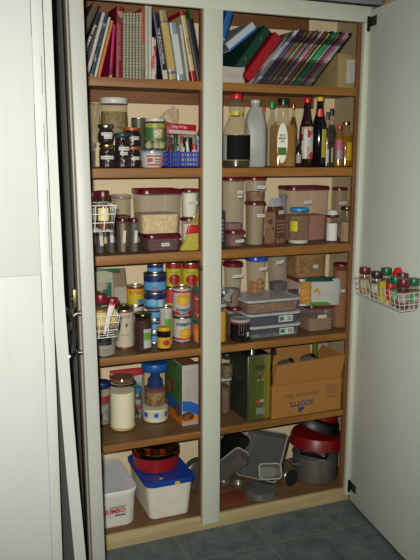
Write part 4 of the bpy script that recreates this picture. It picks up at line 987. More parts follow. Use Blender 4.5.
link('green_foot_band', bag(pw*.66, .052, .014, .9, .1, 24), SB((60, 130, 30), .4), pk, (-.012, -.0005, .001))
link('wheat_picture', disc(.032, .045), mottle([(160, 120, 60), (176, 150, 90), (168, 166, 158)], 80), pk, (-.03, -.0245, .052), (-.1, 0, .02))
t, r, H = jar('tall round container of brown powder with a wide maroon lid', 332, 350, 263, .10, S4, MAROON, .016, content=grain((140, 92, 56), (132, 86, 52), 160), fill=.94, glass=clear((140, 110, 90), .3), neck=.98, name='storage_jar', lid_r=.036, lab=[(-.004, .62, .034, .012, 1, None)])
K = 1.5
K = 1.5
# ------------------------------------------------------------------ fifth shelf, left bay
t, r, H = jar('clear jar with a dark blue lid and red band behind the door edge', 93, 111, 381, .225, S5, (20, 40, 104), .022, content=mottle([(150, 146, 138), (90, 86, 80), (176, 172, 164)], 40), fill=.55, neck=.95, glass=clear((150, 150, 150), .3), name='storage_jar')
link('red_band', wrap_patch(r+.0007, 0, H*.62, r*2.6, H*.16), SB((150, 50, 56), .5), t)
t, r, H = jar('tall rounded jar of cream milk powder with a copper-rimmed glass lid', 108.4, 136, 377.5, .15, S5, (120, 84, 60), .010, 0, glass=clear((200, 196, 180), .05), content=SB((222, 214, 184), .7, 0, .05, k=3.4), fill=.78, neck=.9, name='clip_top_jar', lid_r=.046)
link('powder_crust', lathe([(r*.62, .0012), (r*.9, .004), (r*1.0, H*.06), (r*1.003, H*.085)], 28, True, False), SB((206, 170, 112), .7), t)
link('glass_lid', lathe([(r*.94, 0), (r*.9, .006), (r*.6, .010), (.001, .011)], 24, False), clear((140, 100, 80), .6), t, (0, 0, H))
link('copper_ring', lathe([(r*.98, H-.022), (r*1.04, H-.020), (r*1.04, H-.016), (r*.98, H-.014)], 28, False, False), metal((150, 100, 60), .4), t)
t = thing('crisp_packet', 'red and white packet with a green leaf behind the milk powder jar', 'packet', (xat(128, 390, .275), .285, S5+EPS))
link('packet_body', bag(.15, .05, .17, .2, .1, 31), mottle([(176, 172, 164), (180, 174, 166), (170, 164, 156)], 20), t)
link('red_top', bag(.148, .022, .03, .4, .1, 32), SB((160, 36, 34), .4), t, (0, 0, .166))
lf = [[(.03+.025*math.cos(a), -.029, .128+.02*math.sin(a)) for a in (k*PI/4, k*PI/4+.01)] for k in range(8)]
link('green_leaf', tubes([[(.03, -.0335, .128), (.03+.02*math.cos(k*PI/4), -.0315, .128+.02*math.sin(k*PI/4))] for k in range(8)], .003, 5), SB((30, 100, 60), .5), t)
small('small jar with a sky blue cap between the two big jars', 138, 387, .235, .0145, mottle([(150, 146, 136), (60, 60, 64), (150, 60, 50)], 70), (40, 110, 160), 'small_jar', 'jar', .16, S5+EPS, neck=.9)
t, r, H = jar('big clear plastic jar with a blue lid, a blue scoop and powder inside', 141.0, 169, 361.5, .185, S5, (20, 84, 156), .03, 0, glass=clear((150, 160, 160), .16), content=SB((190, 182, 160), .7, k=2.8), fill=.26, neck=.95, name='storage_jar')
link('inner_lid', lathe([(r*.56, 0), (r*.56, .03), (r*.34, .045), (r*.34, .08)], 20), SB((26, 50, 110), .4), t, (0, 0, H*.58))
link('inner_wrapper', lathe([(r*.78, H*.29), (r*.80, H*.57)], 20, True, True), mottle([(150, 120, 66), (120, 120, 76), (140, 80, 66), (160, 140, 96)], 70), t)
link('red_strip', lathe([(r*.82, H*.52), (r*.82, H*.57)], 20, False, False), SB((150, 50, 70), .4), t)
for k in range(3): link('blue_spot', wrap_patch(r+.0007, (-1+k)*r*.85, H*.15, .02, .02, True), SB((40, 90, 170), .5), t)
link('jar_band', wrap_patch(r+.0005, 0, H*.15, r*2.8, H*.12), clear((170, 176, 180), .4), t)
# cereal box, its narrow side to the front
cb0 = atZ(182.3, 426.6, S5); cb1 = atZ(195.6, 422.3, S5)
t = thing('cereal_box', 'green, white and orange cereal box standing narrow side forward', 'box', (cb0.x, cb0.y, S5+EPS), .03)
cw_ = (cb1-cb0).length; cH = zat(184, 366, cb0.y)-S5
link('box_body', bx(0, cw_, 0, .20, 0, cH, .001), SB((176, 172, 164), .5), t)
link('front_panel', bx(-.0008, -.0001, .001, .199, .002, cH-.002), mottle([(60, 110, 50), (70, 120, 56), (84, 124, 70), (60, 104, 50)], 10), t)
fp = link('orange_panel', bx(-.0012, -.0009, .001, .199, .002, cH*.24), SB((196, 110, 30), .5), t)
link('blue_wave', bx(-.0014, -.001, .001, .16, cH*.16, cH*.36), SB((30, 90, 160), .5), t)
def bowl_disc(m, w, h, x, y, z, p, rot): return link('bowl_picture', disc(w, h), m, p, (x, y, z), rot)
bowl_disc(mottle([(110, 60, 36), (84, 44, 26), (130, 80, 50)], 60), .07, .05, -.0016, .05, cH*.2, t, (0, 0, -PI/2))
bowl_disc(mottle([(110, 60, 36), (130, 50, 40), (140, 100, 70)], 30), .09, .07, -.0012, .13, cH*.55, t, (0, 0, -PI/2))
# side panel print
def curve_panel(pts, y, m, nm):
    bm = bmesh.new(); bm.faces.new([bm.verts.new((x, y, z)) for x, z in pts]); return link(nm, finish(bm), m, t)
curve_panel([(0.001, .002), (cw_-.001, .002), (cw_-.001, cH*.13), (cw_*.6, cH*.2), (.001, cH*.22)], -.0006, SB((206, 120, 30), .5), 'orange_panel')
curve_panel([(0.001, cH*.25), (cw_*.6, cH*.21), (cw_-.001, cH*.14), (cw_-.001, cH*.33), (cw_*.5, cH*.4), (.001, cH*.42)], -.0007, SB((34, 96, 170), .5), 'blue_wave')
curve_panel([(0.001, .002), (cw_-.001, .002), (cw_-.001, cH*.07), (.001, cH*.04)], -.0009, SB((150, 156, 160), .5), 'grey_foot')
link('bowl_picture', disc(cw_*.8, cH*.15), mottle([(110, 64, 40), (84, 46, 30), (130, 84, 56)], 90), t, (cw_*.34, -.0009, cH*.155))
for k in range(14): link('print_line', bx(cw_*.15, cw_*(.8+.05*(k % 3)), -.0006, -.0001, cH*(.46+.035*k), cH*(.462+.035*k)+.0012), SB((176, 130, 116), .5), t)
link('box_top', bx(.001, cw_-.001, .001, .199, cH, cH+.0012), SB((130, 84, 46), .5), t)
t = thing('carton', 'narrow red, white and black carton behind the cereal box at the post', 'carton', (xat(198.5, 390, .2), .2, S5+EPS))
link('carton_body', bx(-.016, .016, -.02, .05, 0, zat(198, 367, .18)-S5, .001), bands([(0, (40, 36, 36)), (.5, (160, 150, 140)), (.75, (150, 30, 36)), (.95, (60, 40, 40))]), t)
link('carton_flap', bx(-.0155, .0155, -.0195, .0495, zat(198, 367, .18)-S5+.0002, zat(198, 367, .18)-S5+.002), SB((90, 40, 40), .5), t)

# ------------------------------------------------------------------ fifth shelf, right bay
K = 1.6
t, w, d, H0 = canister('clear square container of dried beans under the glass shaker', 218, 233, 379, .13, .075, S5, clear((150, 148, 140), .8), .008, clear((110, 100, 90), .3, rough=.3), grain((120, 90, 64), (84, 62, 44), 60), .78, .012, .96)
t, r, H = jar('glass shaker with a black dome lid on the bean container', 220, 233.5, 353, .165, S5+H0+EPS, (34, 30, 30), .020, content=grain((120, 104, 76), (96, 80, 56), 80), fill=.6, neck=.9, round_=False, name='glass_shaker', lid_r=.021)
# olive oil can
c0 = atZ(247, 422.5, S5); c1 = atZ(270.5, 418, S5)
t = thing('oil_can', 'tall rectangular green olive oil can with a silver edge', 'can', (c0.x, c0.y, S5+EPS), .02)
ow = (c1-c0).length*.94; oH = zat(247, 357.5, c0.y)-S5; od = .175
link('can_body', bx(0, ow, 0, od, 0, oH, .004), metal((140, 140, 130), .35), t)
link('front_panel', bx(.006, ow-.004, -.0012, 0, .006, oH-.006), bands([(0, (66, 74, 28)), (.34, (74, 80, 28)), (.7, (104, 100, 28)), (.86, (116, 108, 30))], 0), t)
link('side_panel', bx(-.0012, 0, .006, od-.004, .006, oH-.006), SB((40, 46, 30), .4), t)
link('side_picture', bx(-.002, -.0013, .03, od-.03, oH*.2, oH*.75), mottle([(40, 46, 36), (60, 66, 54), (34, 40, 30)], 20), t)
link('dark_title', bx(ow*.32, ow*.74, -.0018, -.0011, oH*.79, oH*.86), SB((40, 56, 24), .5), t)
link('portrait', disc(ow*.26, oH*.12), mottle([(110, 90, 50), (70, 50, 34)], 60), t, (ow*.56, -.0012, oH*.69))
link('print_band', bx(ow*.4, ow*.72, -.0018, -.0011, oH*.62, oH*.64), SB((130, 130, 80), .5), t)
link('red_flag', bx(ow*.36, ow*.56, -.0018, -.0011, oH*.275, oH*.315), SB((150, 50, 50), .5), t); link('white_flag', bx(ow*.54, ow*.74, -.0019, -.0012, oH*.285, oH*.325), SB((130, 140, 150), .5), t)
link('barcode', bx(ow*.36, ow*.74, -.0018, -.0011, oH*.1, oH*.2), bands([(k/14, (140, 142, 130) if k % 2 else (70, 76, 60)) for k in range(14)], 0), t)
link('can_top', bx(.004, ow-.004, .004, od-.004, oH, oH+.003), metal((130, 130, 124), .3), t)
link('spout_cap', lathe([(.016, 0), (.016, .010), (.012, .013), (.001, .013)], 20), metal((150, 150, 146), .25), t, (ow*.45, .06, oH+.003))
link('carry_handle', tubes([[(ow*.5+.03*math.cos(a), .11, oH+.002+.014*math.sin(a)) for a in [PI*i/8 for i in range(9)]]], .003, 6), metal((150, 150, 146), .3), t)
# cardboard carton of lids
b0 = atZ(270.8, 421, S5); b1 = atZ(341.5, 409.7, S5)
bwid = (b1-b0).length-.009
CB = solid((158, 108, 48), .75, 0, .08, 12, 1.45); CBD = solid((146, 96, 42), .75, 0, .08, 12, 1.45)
bxo = thing('cardboard_box', 'open cardboard box printed upside down, holding pan lids', 'box', (b0.x+.011, .012, S5+EPS))
bH = zat(300, 383, .012)-S5; bD = .25
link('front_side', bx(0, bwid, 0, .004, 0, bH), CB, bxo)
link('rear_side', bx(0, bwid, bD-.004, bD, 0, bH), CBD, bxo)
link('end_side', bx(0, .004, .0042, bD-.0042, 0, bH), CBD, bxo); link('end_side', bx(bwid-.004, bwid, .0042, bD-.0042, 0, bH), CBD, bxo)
link('box_bottom', bx(.0042, bwid-.0042, .0042, bD-.0042, 0, .004), CBD, bxo)
def flap(nm, pts):
    bm = bmesh.new(); v = [bm.verts.new(p) for p in pts]; f = bm.faces.new(v)
    r = bmesh.ops.extrude_face_region(bm, geom=[f]); n = f.normal if f.normal.length else Vector((0, -1, 0)); bm.normal_update(); n = f.normal.copy()
    for e in r['geom']:
        if isinstance(e, bmesh.types.BMVert): e.co += n*.003
    link(nm, finish(bm), CB, bxo)
fh1 = zat(305, 358, .0)-S5
fl = zat(277, 366.5, -.01)-S5; fr = zat(345, 355, -.01)-S5
flap('front_flap', [(.002, .001, bH+.001), (bwid-.002, .001, bH+.001), (bwid+.002, -.018, fr), (.012, -.018, fl)])
flap('rear_flap', [(.002, bD-.002, bH+.001), (bwid-.002, bD-.002, bH+.001), (bwid-.004, bD+.02, bH+.10), (.004, bD+.02, bH+.10)])
flap('end_flap', [(bwid-.002, .02, bH+.001), (bwid-.002, bD-.006, bH+.001), (bwid+.05, bD-.01, bH+.075), (bwid+.05, .03, bH+.075)])
BLUEI = SB((40, 50, 90), .7)
link('box_lettering', flat_text('SCOTTS', .030, .035, rz=PI), BLUEI, bxo, (bwid*.42, -.0006, bH*.37))
link('box_script', flat_text('Simplicity Pies', .027, .004, .35, rz=PI), SB((74, 66, 60), .7), bxo, (bwid*.42, -.0006, bH*.62))
link('box_logo', disc(.02, .022), BLUEI, bxo, (bwid*.40, -.0001, bH*.17)); 
link('box_logo', disc(.012, .014), BLUEI, bxo, (bwid*.44, -.0001, bH*.21))
link('barcode', bx(bwid*.76, bwid*.93, -.0006, .0001, bH*.52, bH*.82), bands([(k/18, (120, 84, 44) if k % 2 else (150, 102, 50)) for k in range(18)], 0, .7), bxo)
link('print_lines', bx(bwid*.78, bwid*.93, -.0006, .0001, bH*.42, bH*.46), SB((110, 80, 46), .7), bxo)
# pan lids inside the box, stacked on edge rests
STEEL = solid((120, 118, 110), .25, .55, .1, 12, 2.0)
def pan_lid(label, px, py, Y, r, tx, ty, knob=(30, 28, 28)):
    p = atY(px, py, Y)
    t = thing('pan_lid', label, 'lid', (p.x, Y, p.z-.004), rot=(tx, ty, 0))
    link('lid_dome', lathe([(r, -.004), (r*1.03, 0), (r*1.0, .003), (r*.8, .014), (r*.4, .022), (.001, .024)], 32, False), STEEL, t)
    k = link('lid_knob', lathe([(.006, .022), (.006, .032), (.011, .034), (.011, .038), (.001, .040)], 18), metal((150, 148, 140), .3), t)
    return t
pan_lid('smaller silver pan lid at the left inside the cardboard box', 289, 366, .10, .050, .25, .1)
pan_lid('larger silver pan lid with a green-gold bottle neck behind it in the box', 311, 361, .09, .048, .4, 0)
t = thing('glass_bottle', 'green-gold bottle whose neck rises out of the cardboard box', 'bottle', (.604, .168, S5+.007))
bt = zat(320, 340, .165)-S5-.006
link('bottle_body', lathe([(.018, 0), (.02, .004), (.02, bt*.5), (.016, bt*.7), (.0115, bt*.86), (.013, bt*.95), (.014, bt)], 24), clear((90, 90, 30), .7), t)
link('bottle_lip', lathe([(.015, bt-.012), (.016, bt-.010), (.016, bt-.002), (.012, bt)], 18), SB((110, 100, 44), .3), t)
t = thing('frying_pan', 'dark pan whose brown handle sticks up between the oil can and the box', 'pan', (xat(271.5, 352, .20), .24, S5+bH+.02), rot=(0, 0, 0))
t.location = (b0.x+.066, .16, S5+.012)
ht = zat(272, 350, .05)-S5-.012
link('pan_body', lathe([(.03, 0), (.036, .02), (.036, .022), (.03, .003), (.001, .003)], 24, True, False), SB((30, 28, 28), .4), t, (.02, 0, .004))
link('pan_handle', tubes([[(.015, -.01, .022), (-.01, -.04, ht*.6), (-.026, -.08, ht*.93), (-.03, -.10, ht), (-.036, -.115, ht-.002)]], .0075, 8), SB((66, 44, 30), .4), t)
link('handle_end', tubes([[(-.030, -.10, ht+.002), (-.04, -.128, ht-.004)]], .0095, 10), SB((34, 28, 24), .4), t)
t = thing('plastic_bag', 'scrap of white plastic bag tucked behind the cardboard box', 'bag', (xat(332, 345, .29)-.045, .293, S5+EPS))
link('bag_film', bag(.05, .032, min(.28, zat(332, 340, .3)-S5), .35, .3, 41), SB((150, 146, 140), .5), t)

# ------------------------------------------------------------------ bottom of the cupboard, left bay
K = 1.7
WT = clear((206, 203, 190), .72, rough=.35, k=2.3)
x1 = atZ(132.5, 524.5, S0).x
t = thing('storage_tub', 'big translucent white tub with a grey lid and red-lettered label', 'tub', (x1-.117, .035+.150, S0+EPS))
hW = .146
link('tub_body', prism([(0, .25, .27, .035), (.006, .262, .28, .04), (hW, .275, .30, .045)], True, False, 8), WT, t)
link('contents', prism([(.006, .24, .26, .035), (hW*.55, .255, .275, .04)]), SB((200, 190, 164), .7, k=2.8), t)
link('tub_lid', prism([(hW-.008, .286, .311, .05), (hW+.004, .288, .313, .05), (hW+.009, .28, .305, .048), (hW+.006, .25, .275, .04)], True, True, 8), clear((186, 187, 184), .85, rough=.35, k=2.1), t)
lx = xat(114.5, 508, .04)-(x1-.119)
lb = link('brand_label', bx(-.046, .046, -.0015, 0, -.026, .026), SB((186, 184, 176), .5), t, (lx, -.1465, hW*.50), (.062, 0, 0))
link('label_lettering', flat_text('JUMBO', .026, .04), SB((190, 30, 30), .5), lb, (0, -.002, 0))
link('print_line', bx(-.02, .04, -.0021, -.0014, .014, .018), SB((110, 100, 100), .5), lb); link('print_line', bx(.0, .04, -.0021, -.0014, -.021, -.016), SB((60, 56, 60), .5), lb)
t = thing('storage_tub', 'big white tub with a royal blue lid under the red tin', 'tub', (-.114, .022+.15, S0+EPS))
hB2 = zat(168, 483, .02)-S0-.004
link('tub_body', prism([(0, .155, .25, .02), (.005, .165, .26, .025), (hB2, .195, .285, .03)], True, False, 8), clear((226, 220, 202), .8, rough=.4, k=2.4), t)
link('contents', prism([(.006, .15, .245, .02), (hB2*.82, .18, .27, .026)]), SB((226, 218, 194), .7, k=3.2), t)
BLID = SB((20, 62, 150), .4)
link('tub_lid', prism([(hB2-.010, .206, .30, .035), (hB2+.006, .21, .305, .036), (hB2+.010, .20, .295, .034), (hB2+.008, .17, .265, .03)], True, True, 8), BLID, t)
YS = SB((190, 180, 20), .5)
link('yellow_sticker', lathe([(.008, 0), (.008, .0008)], 14), YS, t, (-.035, -.12, hB2+.0102))
s_ = link('yellow_sticker', disc(.022, .014), YS, t, (.022, -.1535, hB2-.002))
zt = S0+EPS+hB2+.0085
rx, rr = round_at(132, 181.5, 462, .175)
t = thing('cake_tin', 'round red tin with a dark rim on the blue lid', 'tin', (rx, .187, zt+.002))
rh = .055
link('tin_body', lathe([(rr*.94, 0), (rr*.97, .003), (rr, rh), (rr*1.02, rh+.001), (rr*1.02, rh+.004), (rr*.98, rh+.004), (rr*.95, rh-.002), (rr*.9, .004), (.001, .004)], 36, True, False), SB((140, 20, 22), .35), t)
link('tin_rim', lathe([(rr*1.0, rh+.001), (rr*1.035, rh+.002), (rr*1.035, rh+.006), (rr*.99, rh+.006)], 36, False, False), SB((60, 50, 48), .4, .5), t)
t2 = thing('jelly_mould', 'fluted copper mould sitting in the round red tin', 'mould', (rx+.005, .187, zt+.0085))
bm = bmesh.new(); rings = []; seg = 72
for rf, z in ((.6, 0), (.66, .01), (.76, .05), (.90, .064), (.95, .066), (.80, .075), (.84, .092), (.6, .1), (.4, .092), (.25, .05)):
    rings.append([bm.verts.new((rr*rf*(1+.06*math.sin(12*2*PI*i/seg)*(.3 if z in (.064, .066) else 1))*math.cos(2*PI*i/seg), rr*rf*(1+.06*math.sin(12*2*PI*i/seg)*(.3 if z in (.064, .066) else 1))*math.sin(2*PI*i/seg), z)) for i in range(seg)])
for a, b in zip(rings, rings[1:]):
    for i in range(seg): bm.faces.new((a[i], a[(i+1) % seg], b[(i+1) % seg], b[i]))
bm.faces.new(rings[0][::-1]); bm.faces.new(rings[-1])
link('mould_body', finish(bm, ang=60), metal((150, 92, 44), .28, 2.2), t2)
link('mould_ring', lathe([(rr*.95, .066), (rr*.985, .067), (rr*.985, .070), (rr*.93, .070)], 40, False, False), metal((176, 130, 70), .25), t2)
# grey round tins leaning at the post
p = atY(192, 458, .17)
t = thing('round_tin', 'dull grey round tin standing on edge beside the blue-lidded tub', 'tin', (.068, .215, S0+.075), rot=(0, 0, 0))
link('tin_disc', lathe([(.068, -.02), (.071, -.018), (.071, .02), (.068, .024), (.05, .026), (.001, .026)], 36), SB((96, 94, 86), .4, .5, .3, 26), t, (0, 0, 0), (PI/2, 0, .25))
link('tin_rim', lathe([(.0715, .008), (.0735, .010), (.0735, .016), (.0715, .018)], 36, False, False), metal((110, 108, 100), .4), t, (0, 0, 0), (PI/2, 0, .25))

# ------------------------------------------------------------------ bottom of the cupboard, right bay: baking tins and pans
K = 1.6
TIN = solid((116, 114, 108), .28, .62, .1, 12, 2.0); RIM = solid((170, 168, 160), .25, .5, .1, 12, 2.2); TIND = metal((74, 72, 68), .38, 2.0)
def tray(label, w, d, h, flare, m, loc, rot, name='baking_tin', rim=.008, cat='tin'):
    """rectangular metal tin: opening towards local +Z"""
    t = thing(name, label, cat, loc, rot=rot)
    b = .001
    link('tin_body', prism([(0, w-2*flare, d-2*flare, .012), (h, w, d, .014), (h, w-.003, d-.003, .013), (.0015, w-2*flare-.003, d-2*flare-.003, .011)], True, True, 5), m, t)
    link('rolled_rim', tubes([[(x, y, h) for x, y in outline(w+.004, d+.004, .016, 4)]+[(w/2+.002, d/2-.014, h)]], .003, 6), RIM, t)
    return t
# big tin tilted: its open side faces right-down, its bottom faces the viewer's left
c = atY(264.5, 459, .195)
t = tray('big rectangular baking tin propped up on edge with its base showing', .198, .215, .05, .008, TIN, (c.x, .155, c.z-.002), (0, 0, 0))
# orientation: base plate towards the camera, leaning right
_a, _t = math.radians(-58), math.radians(38)
_u = Vector((math.cos(_a), math.sin(_a), 0)); _v = Vector((-math.sin(_a)*math.sin(_t), math.cos(_a)*math.sin(_t), math.cos(_t))); _w = _u.cross(_v)
_m = Matrix((( _u.x, _v.x, _w.x, c.x), (_u.y, _v.y, _w.y, .195), (_u.z, _v.z, _w.z, c.z+.02), (0, 0, 0, 1)))
t.matrix_world = _m @ Matrix.Rotation(math.radians(5), 4, 'Z') @ Matrix.Translation((-.014, 0, 0)) @ Matrix.Translation((0, 0, -.05))
c = atZ(262, 494, S0)
t = thing('cake_tin', 'shallow round cake tin lying flat in front of the big propped tin', 'tin', (atY(261, 488, .075).x, .085, S0+EPS))
link('tin_body', lathe([(.074, .0), (.0745, .002), (.070, .028), (.067, .030), (.001, .030)], 36, True, False), TIN, t)
link('rolled_rim', lathe([(.074, 0), (.0775, .002), (.074, .004)], 36, False, False), TIN, t)
c = atY(268, 474, .03)
t = tray('small loaf tin lying tipped across the round cake tin', .10, .058, .032, .006, solid((120, 118, 112), .28, .7, .1, 12, 2.2), (c.x, .06, S0+.058), (0, 0, 0), 'loaf_tin')
t.matrix_world = Matrix.Translation(Vector((c.x, .042, c.z+.004))) @ Matrix.Rotation(math.radians(8), 4, 'Y') @ Matrix.Rotation(math.radians(62), 4, 'X')
c = atY(231, 458, .19)
t = tray('dark roasting tin leaning at the back behind the centre post', .12, .21, .03, .008, TIND, (c.x, .2, c.z), (0, 0, 0))
t.matrix_world = Matrix.Translation(Vector((c.x+.008, .235, c.z+.0))) @ Matrix.Rotation(math.radians(36), 4, 'Y') @ Matrix.Rotation(math.radians(-80), 4, 'X')
c = atY(222, 470, .12)
t = tray('bright narrow loaf tin poking out beside the centre post', .07, .16, .045, .006, TIN, (c.x, .1, c.z), (0, 0, 0), 'loaf_tin')
t.matrix_world = Matrix.Translation(Vector((c.x+.058, .15, S0+.104))) @ Matrix.Rotation(math.radians(38), 4, 'Y') @ Matrix.Rotation(math.radians(-62), 4, 'X')
for i, (px, py, r_, lb_) in enumerate(((226.5, 490, .030, 'small silver tart tin nearest the centre post on the cupboard bottom'), (241, 492, .026, 'small silver tart tin next to the shallow cake tin'))):
    p = atZ(px, py, S0)
    t = thing('tart_tin', lb_, 'tin', (p.x, p.y+.03, S0+.0105))
    link('tin_body', lathe([(r_*.7, 0), (r_, .018), (r_*1.02, .018), (r_*.98, .017), (r_*.68, .0015), (.001, .0015)], 26, True, False), TIN, t)
    link('rolled_rim', lathe([(r_, .016), (r_*1.06, .018), (r_, .020)], 26, False, False), TIN, t)
p0, p1 = atZ(220, 497, S0), atZ(250, 490, S0)
t = thing('place_mat', 'thin terracotta red mat under the small tart tins', 'mat', ((p0.x+p1.x)/2-.02, .085, S0+EPS))
link('mat_sheet', bx(-.075, .045, -.05, .06, 0, .006, .002), SB((120, 56, 30), .6), t); link('mat_edge', bx(-.0755, .0455, -.0505, .0605, .001, .0045, .0015), SB((104, 46, 26), .6), t)
p = atZ(266, 480, S0)
t = thing('jar_lid', 'flat grey round lid standing against the propped baking tin', 'lid', (atY(287.5, 476, .12).x+.006, .10, S0+.0405), rot=(PI/2-.12, 0, .2))
link('lid_plate', lathe([(.036, -.003), (.038, 0), (.036, .004), (.001, .004)], 28), TIND, t); link('lid_edge', lathe([(.0375, -.004), (.0395, -.002), (.0395, .001), (.0375, .003)], 28, False, False), TIN, t)
# saucepan + colander
px_, pr_ = round_at(290.5, 338.5, 475, .15)
t = thing('saucepan', 'big dull steel saucepan in the corner of the cupboard bottom', 'saucepan', (px_, .15, S0+EPS))
pH = .115
STP = solid((112, 108, 100), .34, .65, .1, 12, 2.1)
link('pan_body', lathe([(pr_*.9, 0), (pr_*.97, .004), (pr_, .016), (pr_, pH), (pr_*1.03, pH+.002), (pr_*.98, pH+.002), (pr_*.97, .006), (.001, .005)], 44, True, False), STP, t)
link('pan_rim', lathe([(pr_*1.0, pH-.002), (pr_*1.04, pH), (pr_*1.04, pH+.003), (pr_*.99, pH+.004)], 44, False, False), STP, t)
for s in (-1,): link('loop_handle', tubes([[(s*pr_, -.03, pH*.75), (s*(pr_+.03), -.025, pH*.76), (s*(pr_+.03), .025, pH*.76), (s*pr_, .03, pH*.75)]], .005, 8), STP, t)
t3 = tray('bright square cake tin resting crooked in the steel saucepan', .13, .13, .05, .006, metal((150, 146, 138), .25), (px_-.005, .13, S0+pH-.012), (0, 0, 0), 'cake_tin')
t3.matrix_world = Matrix.Translation(Vector((px_-.004, .140, S0+pH+.006))) @ Matrix.Rotation(math.radians(45), 4, 'Z') @ Matrix.Rotation(.03, 4, 'X')
RED = SB((112, 8, 14), .4); RED2 = SB((124, 12, 16), .4)
zt = S0+pH+.012
t = thing('mixing_bowl', 'wide dark red bowl upside down over the steel saucepan', 'bowl', (px_+.014, .165, zt+.03), rot=(.0, .05, 0))
link('bowl_shell', lathe([(.122, 0), (.125, .003), (.124, .007), (.119, .03), (.112, .045), (.06, .049), (.001, .049)], 44, False), RED, t)
link('bowl_rim', lathe([(.122, -.003), (.128, 0), (.125, .004)], 44, False, False), RED2, t)
t = thing('frying_pan', 'black frying pan upside down between two dark red bowls', 'pan', (px_-.004, .165, zt+.121), rot=(.10, .33, 0))
link('pan_body', lathe([(.112, 0), (.117, .001), (.117, .004), (.106, .036), (.103, .039), (.001, .039)], 44, False), SB((16, 15, 17), .45), t)
link('pan_rim', lathe([(.113, -.002), (.119, 0), (.117, .004)], 44, False, False), SB((26, 25, 27), .3), t)
t = thing('mixing_bowl', 'smaller dark red bowl upside down on top of the black frying pan', 'bowl', (px_+.014, .165, zt+.1635), rot=(.10, .31, 0))
link('bowl_shell', lathe([(.090, 0), (.094, .003), (.092, .007), (.084, .022), (.06, .032), (.03, .035), (.001, .035)], 40, False), RED2, t)
link('bowl_rim', lathe([(.090, -.003), (.096, 0), (.093, .004)], 40, False, False), RED, t)
# ------------------------------------------------------------------ wire racks with spice jars on the doors
K = 1.6
def rack(label, sgn, door_x, sl, y0, y1, dep, zb, zt, wire=(196, 194, 186), flare=.012, nl=11, ne=3):
    """white wire basket; door inner face at x = door_x + sl*y; sgn = direction it sticks out"""
    W = lambda u, y, z: (door_x+sl*y+sgn*u, y, z)
    pp = []
    f = flare
    def ringp(z, g):
        return [W(.004, y1, z), W(dep+g, y1+g*.3, z), W(dep+g, y0-g*.3, z), W(.004, y0, z), W(.004, y1, z)]
    nz = 4
    for k in range(nz): pp.append(ringp(zb+(zt-zb)*k/(nz-1), f*k/(nz-1)))
    n = nl
    for i in range(n+1):
        y = y0+(y1-y0)*i/n
        pp.append([W(.004, y, zt), W(.004, y, zb), W(dep, y, zb), W(dep+f, y, zt)])
    for i in range(1, ne):
        u = dep*i/ne
        for y, s in ((y0, -1), (y1, 1)): pp.append([W(u, y, zb), W(u*(dep+f)/dep, y+s*f*.3, zt)])
        pp.append([W(u, y0, zb), W(u, y1, zb)])
    t = thing('wire_spice_rack', label, 'rack', W(0, (y0+y1)/2, zb))
    o = Vector(t.location)
    link('wire_basket', tubes([[Vector(p)-o for p in q] for q in pp], .0013, 5), solid(wire, .35, 0, .05, 20, 1.7), t)
    link('mounting_bar', tubes([[Vector(W(.003, y0, zt+.004))-o, Vector(W(.003, y1, zt+.004))-o]], .003, 6), solid(wire, .35, 0, .05, 20, 1.7), t)
    return W
def spice(label, W, u, y, zb, r, h, lid, cont, lab=None, lidf=.24, kind='spice_jar'):
    p = W(u, y, zb+.0026)
    t = thing(kind, label, 'jar', p, face_cam(p[0], p[1], 1.0))
    hb = h*(1-lidf)
    link('glass_body', lathe([(r*.92, 0), (r, .003), (r, hb*.86), (r*.86, hb*.96), (r*.86, hb)], 20), clear((160, 150, 130), .18), t)
    link('contents', lathe([(r*.9, .003), (r*.93, .006), (r*.93, hb*.8)], 18), cont, t)
    link('lid', lathe([(r*.98, 0), (r*1.02, .002), (r*1.02, h*lidf-.003), (r*.95, h*lidf), (.001, h*lidf)], 22), SB(lid, .35), t, (0, 0, hb))
    if lab: link('paper_label', wrap_patch(r+.0007, 0, hb*.5, r*1.9, hb*.42), lab if not isinstance(lab, tuple) else SB(lab, .5), t)
    return t
# right door: its inner face
RX, RSL = .688-.0005, .135
Wr = rack('white wire rack of spice jars fixed on the open right door', -1, RX-.004, RSL, -.52, -.19, .095, .974, 1.034, ne=5)
def yat(px, u):
    """y on the line x = RX-.004+RSL*y-u seen at pixel column px (row 290)"""
    d = ray(px, 290)
    # CAM.x + d.x*s = RX-.004-u + RSL*(CAM.y+d.y*s)
    s = (RX-.004-u+RSL*CAM.y-CAM.x)/(d.x-RSL*d.y)
    return CAM.y+d.y*s
SZ = .974
J = [(364, .072, .0205, .098, (92, 26, 30), grain((176, 120, 30), (150, 100, 24), 120), (150, 140, 110), 'spice jar with a brown-maroon lid and orange filling at the door rack hinge end'),
     (376, .070, .0205, .098, (58, 28, 28), grain((130, 110, 70), (90, 70, 44), 120), (160, 156, 140), 'spice jar with a near-black lid, second from the hinge end'),
     (385.5, .026, .0195, .108, (14, 84, 50), grain((130, 84, 60), (110, 66, 46), 120), (150, 146, 136), 'green-lidded spice jar at the back of the rack against the door'),
     (395, .0725, .0178, .103, (14, 88, 54), grain((120, 84, 60), (100, 70, 46), 120), mottle([(150, 146, 130), (40, 120, 70)], 60), 'green-lidded spice jar beside the maroon one at the near corner of the rack'),
     (409, .070, .0198, .103, (96, 24, 34), grain((110, 40, 34), (90, 30, 26), 120), (140, 130, 120), 'maroon-lidded spice jar of red powder at the near corner of the door rack'),
     (402, .0275, .0195, .108, (84, 22, 32), grain((120, 90, 60), (100, 70, 50), 120), None, 'maroon-lidded spice jar at the back of the door rack'),
     (421, .0268, .0192, .103, (14, 88, 54), grain((150, 110, 80), (120, 84, 60), 120), mottle([(150, 146, 130), (40, 120, 70)], 60), 'green-lidded spice jar at the near end of the door rack, against the door')]
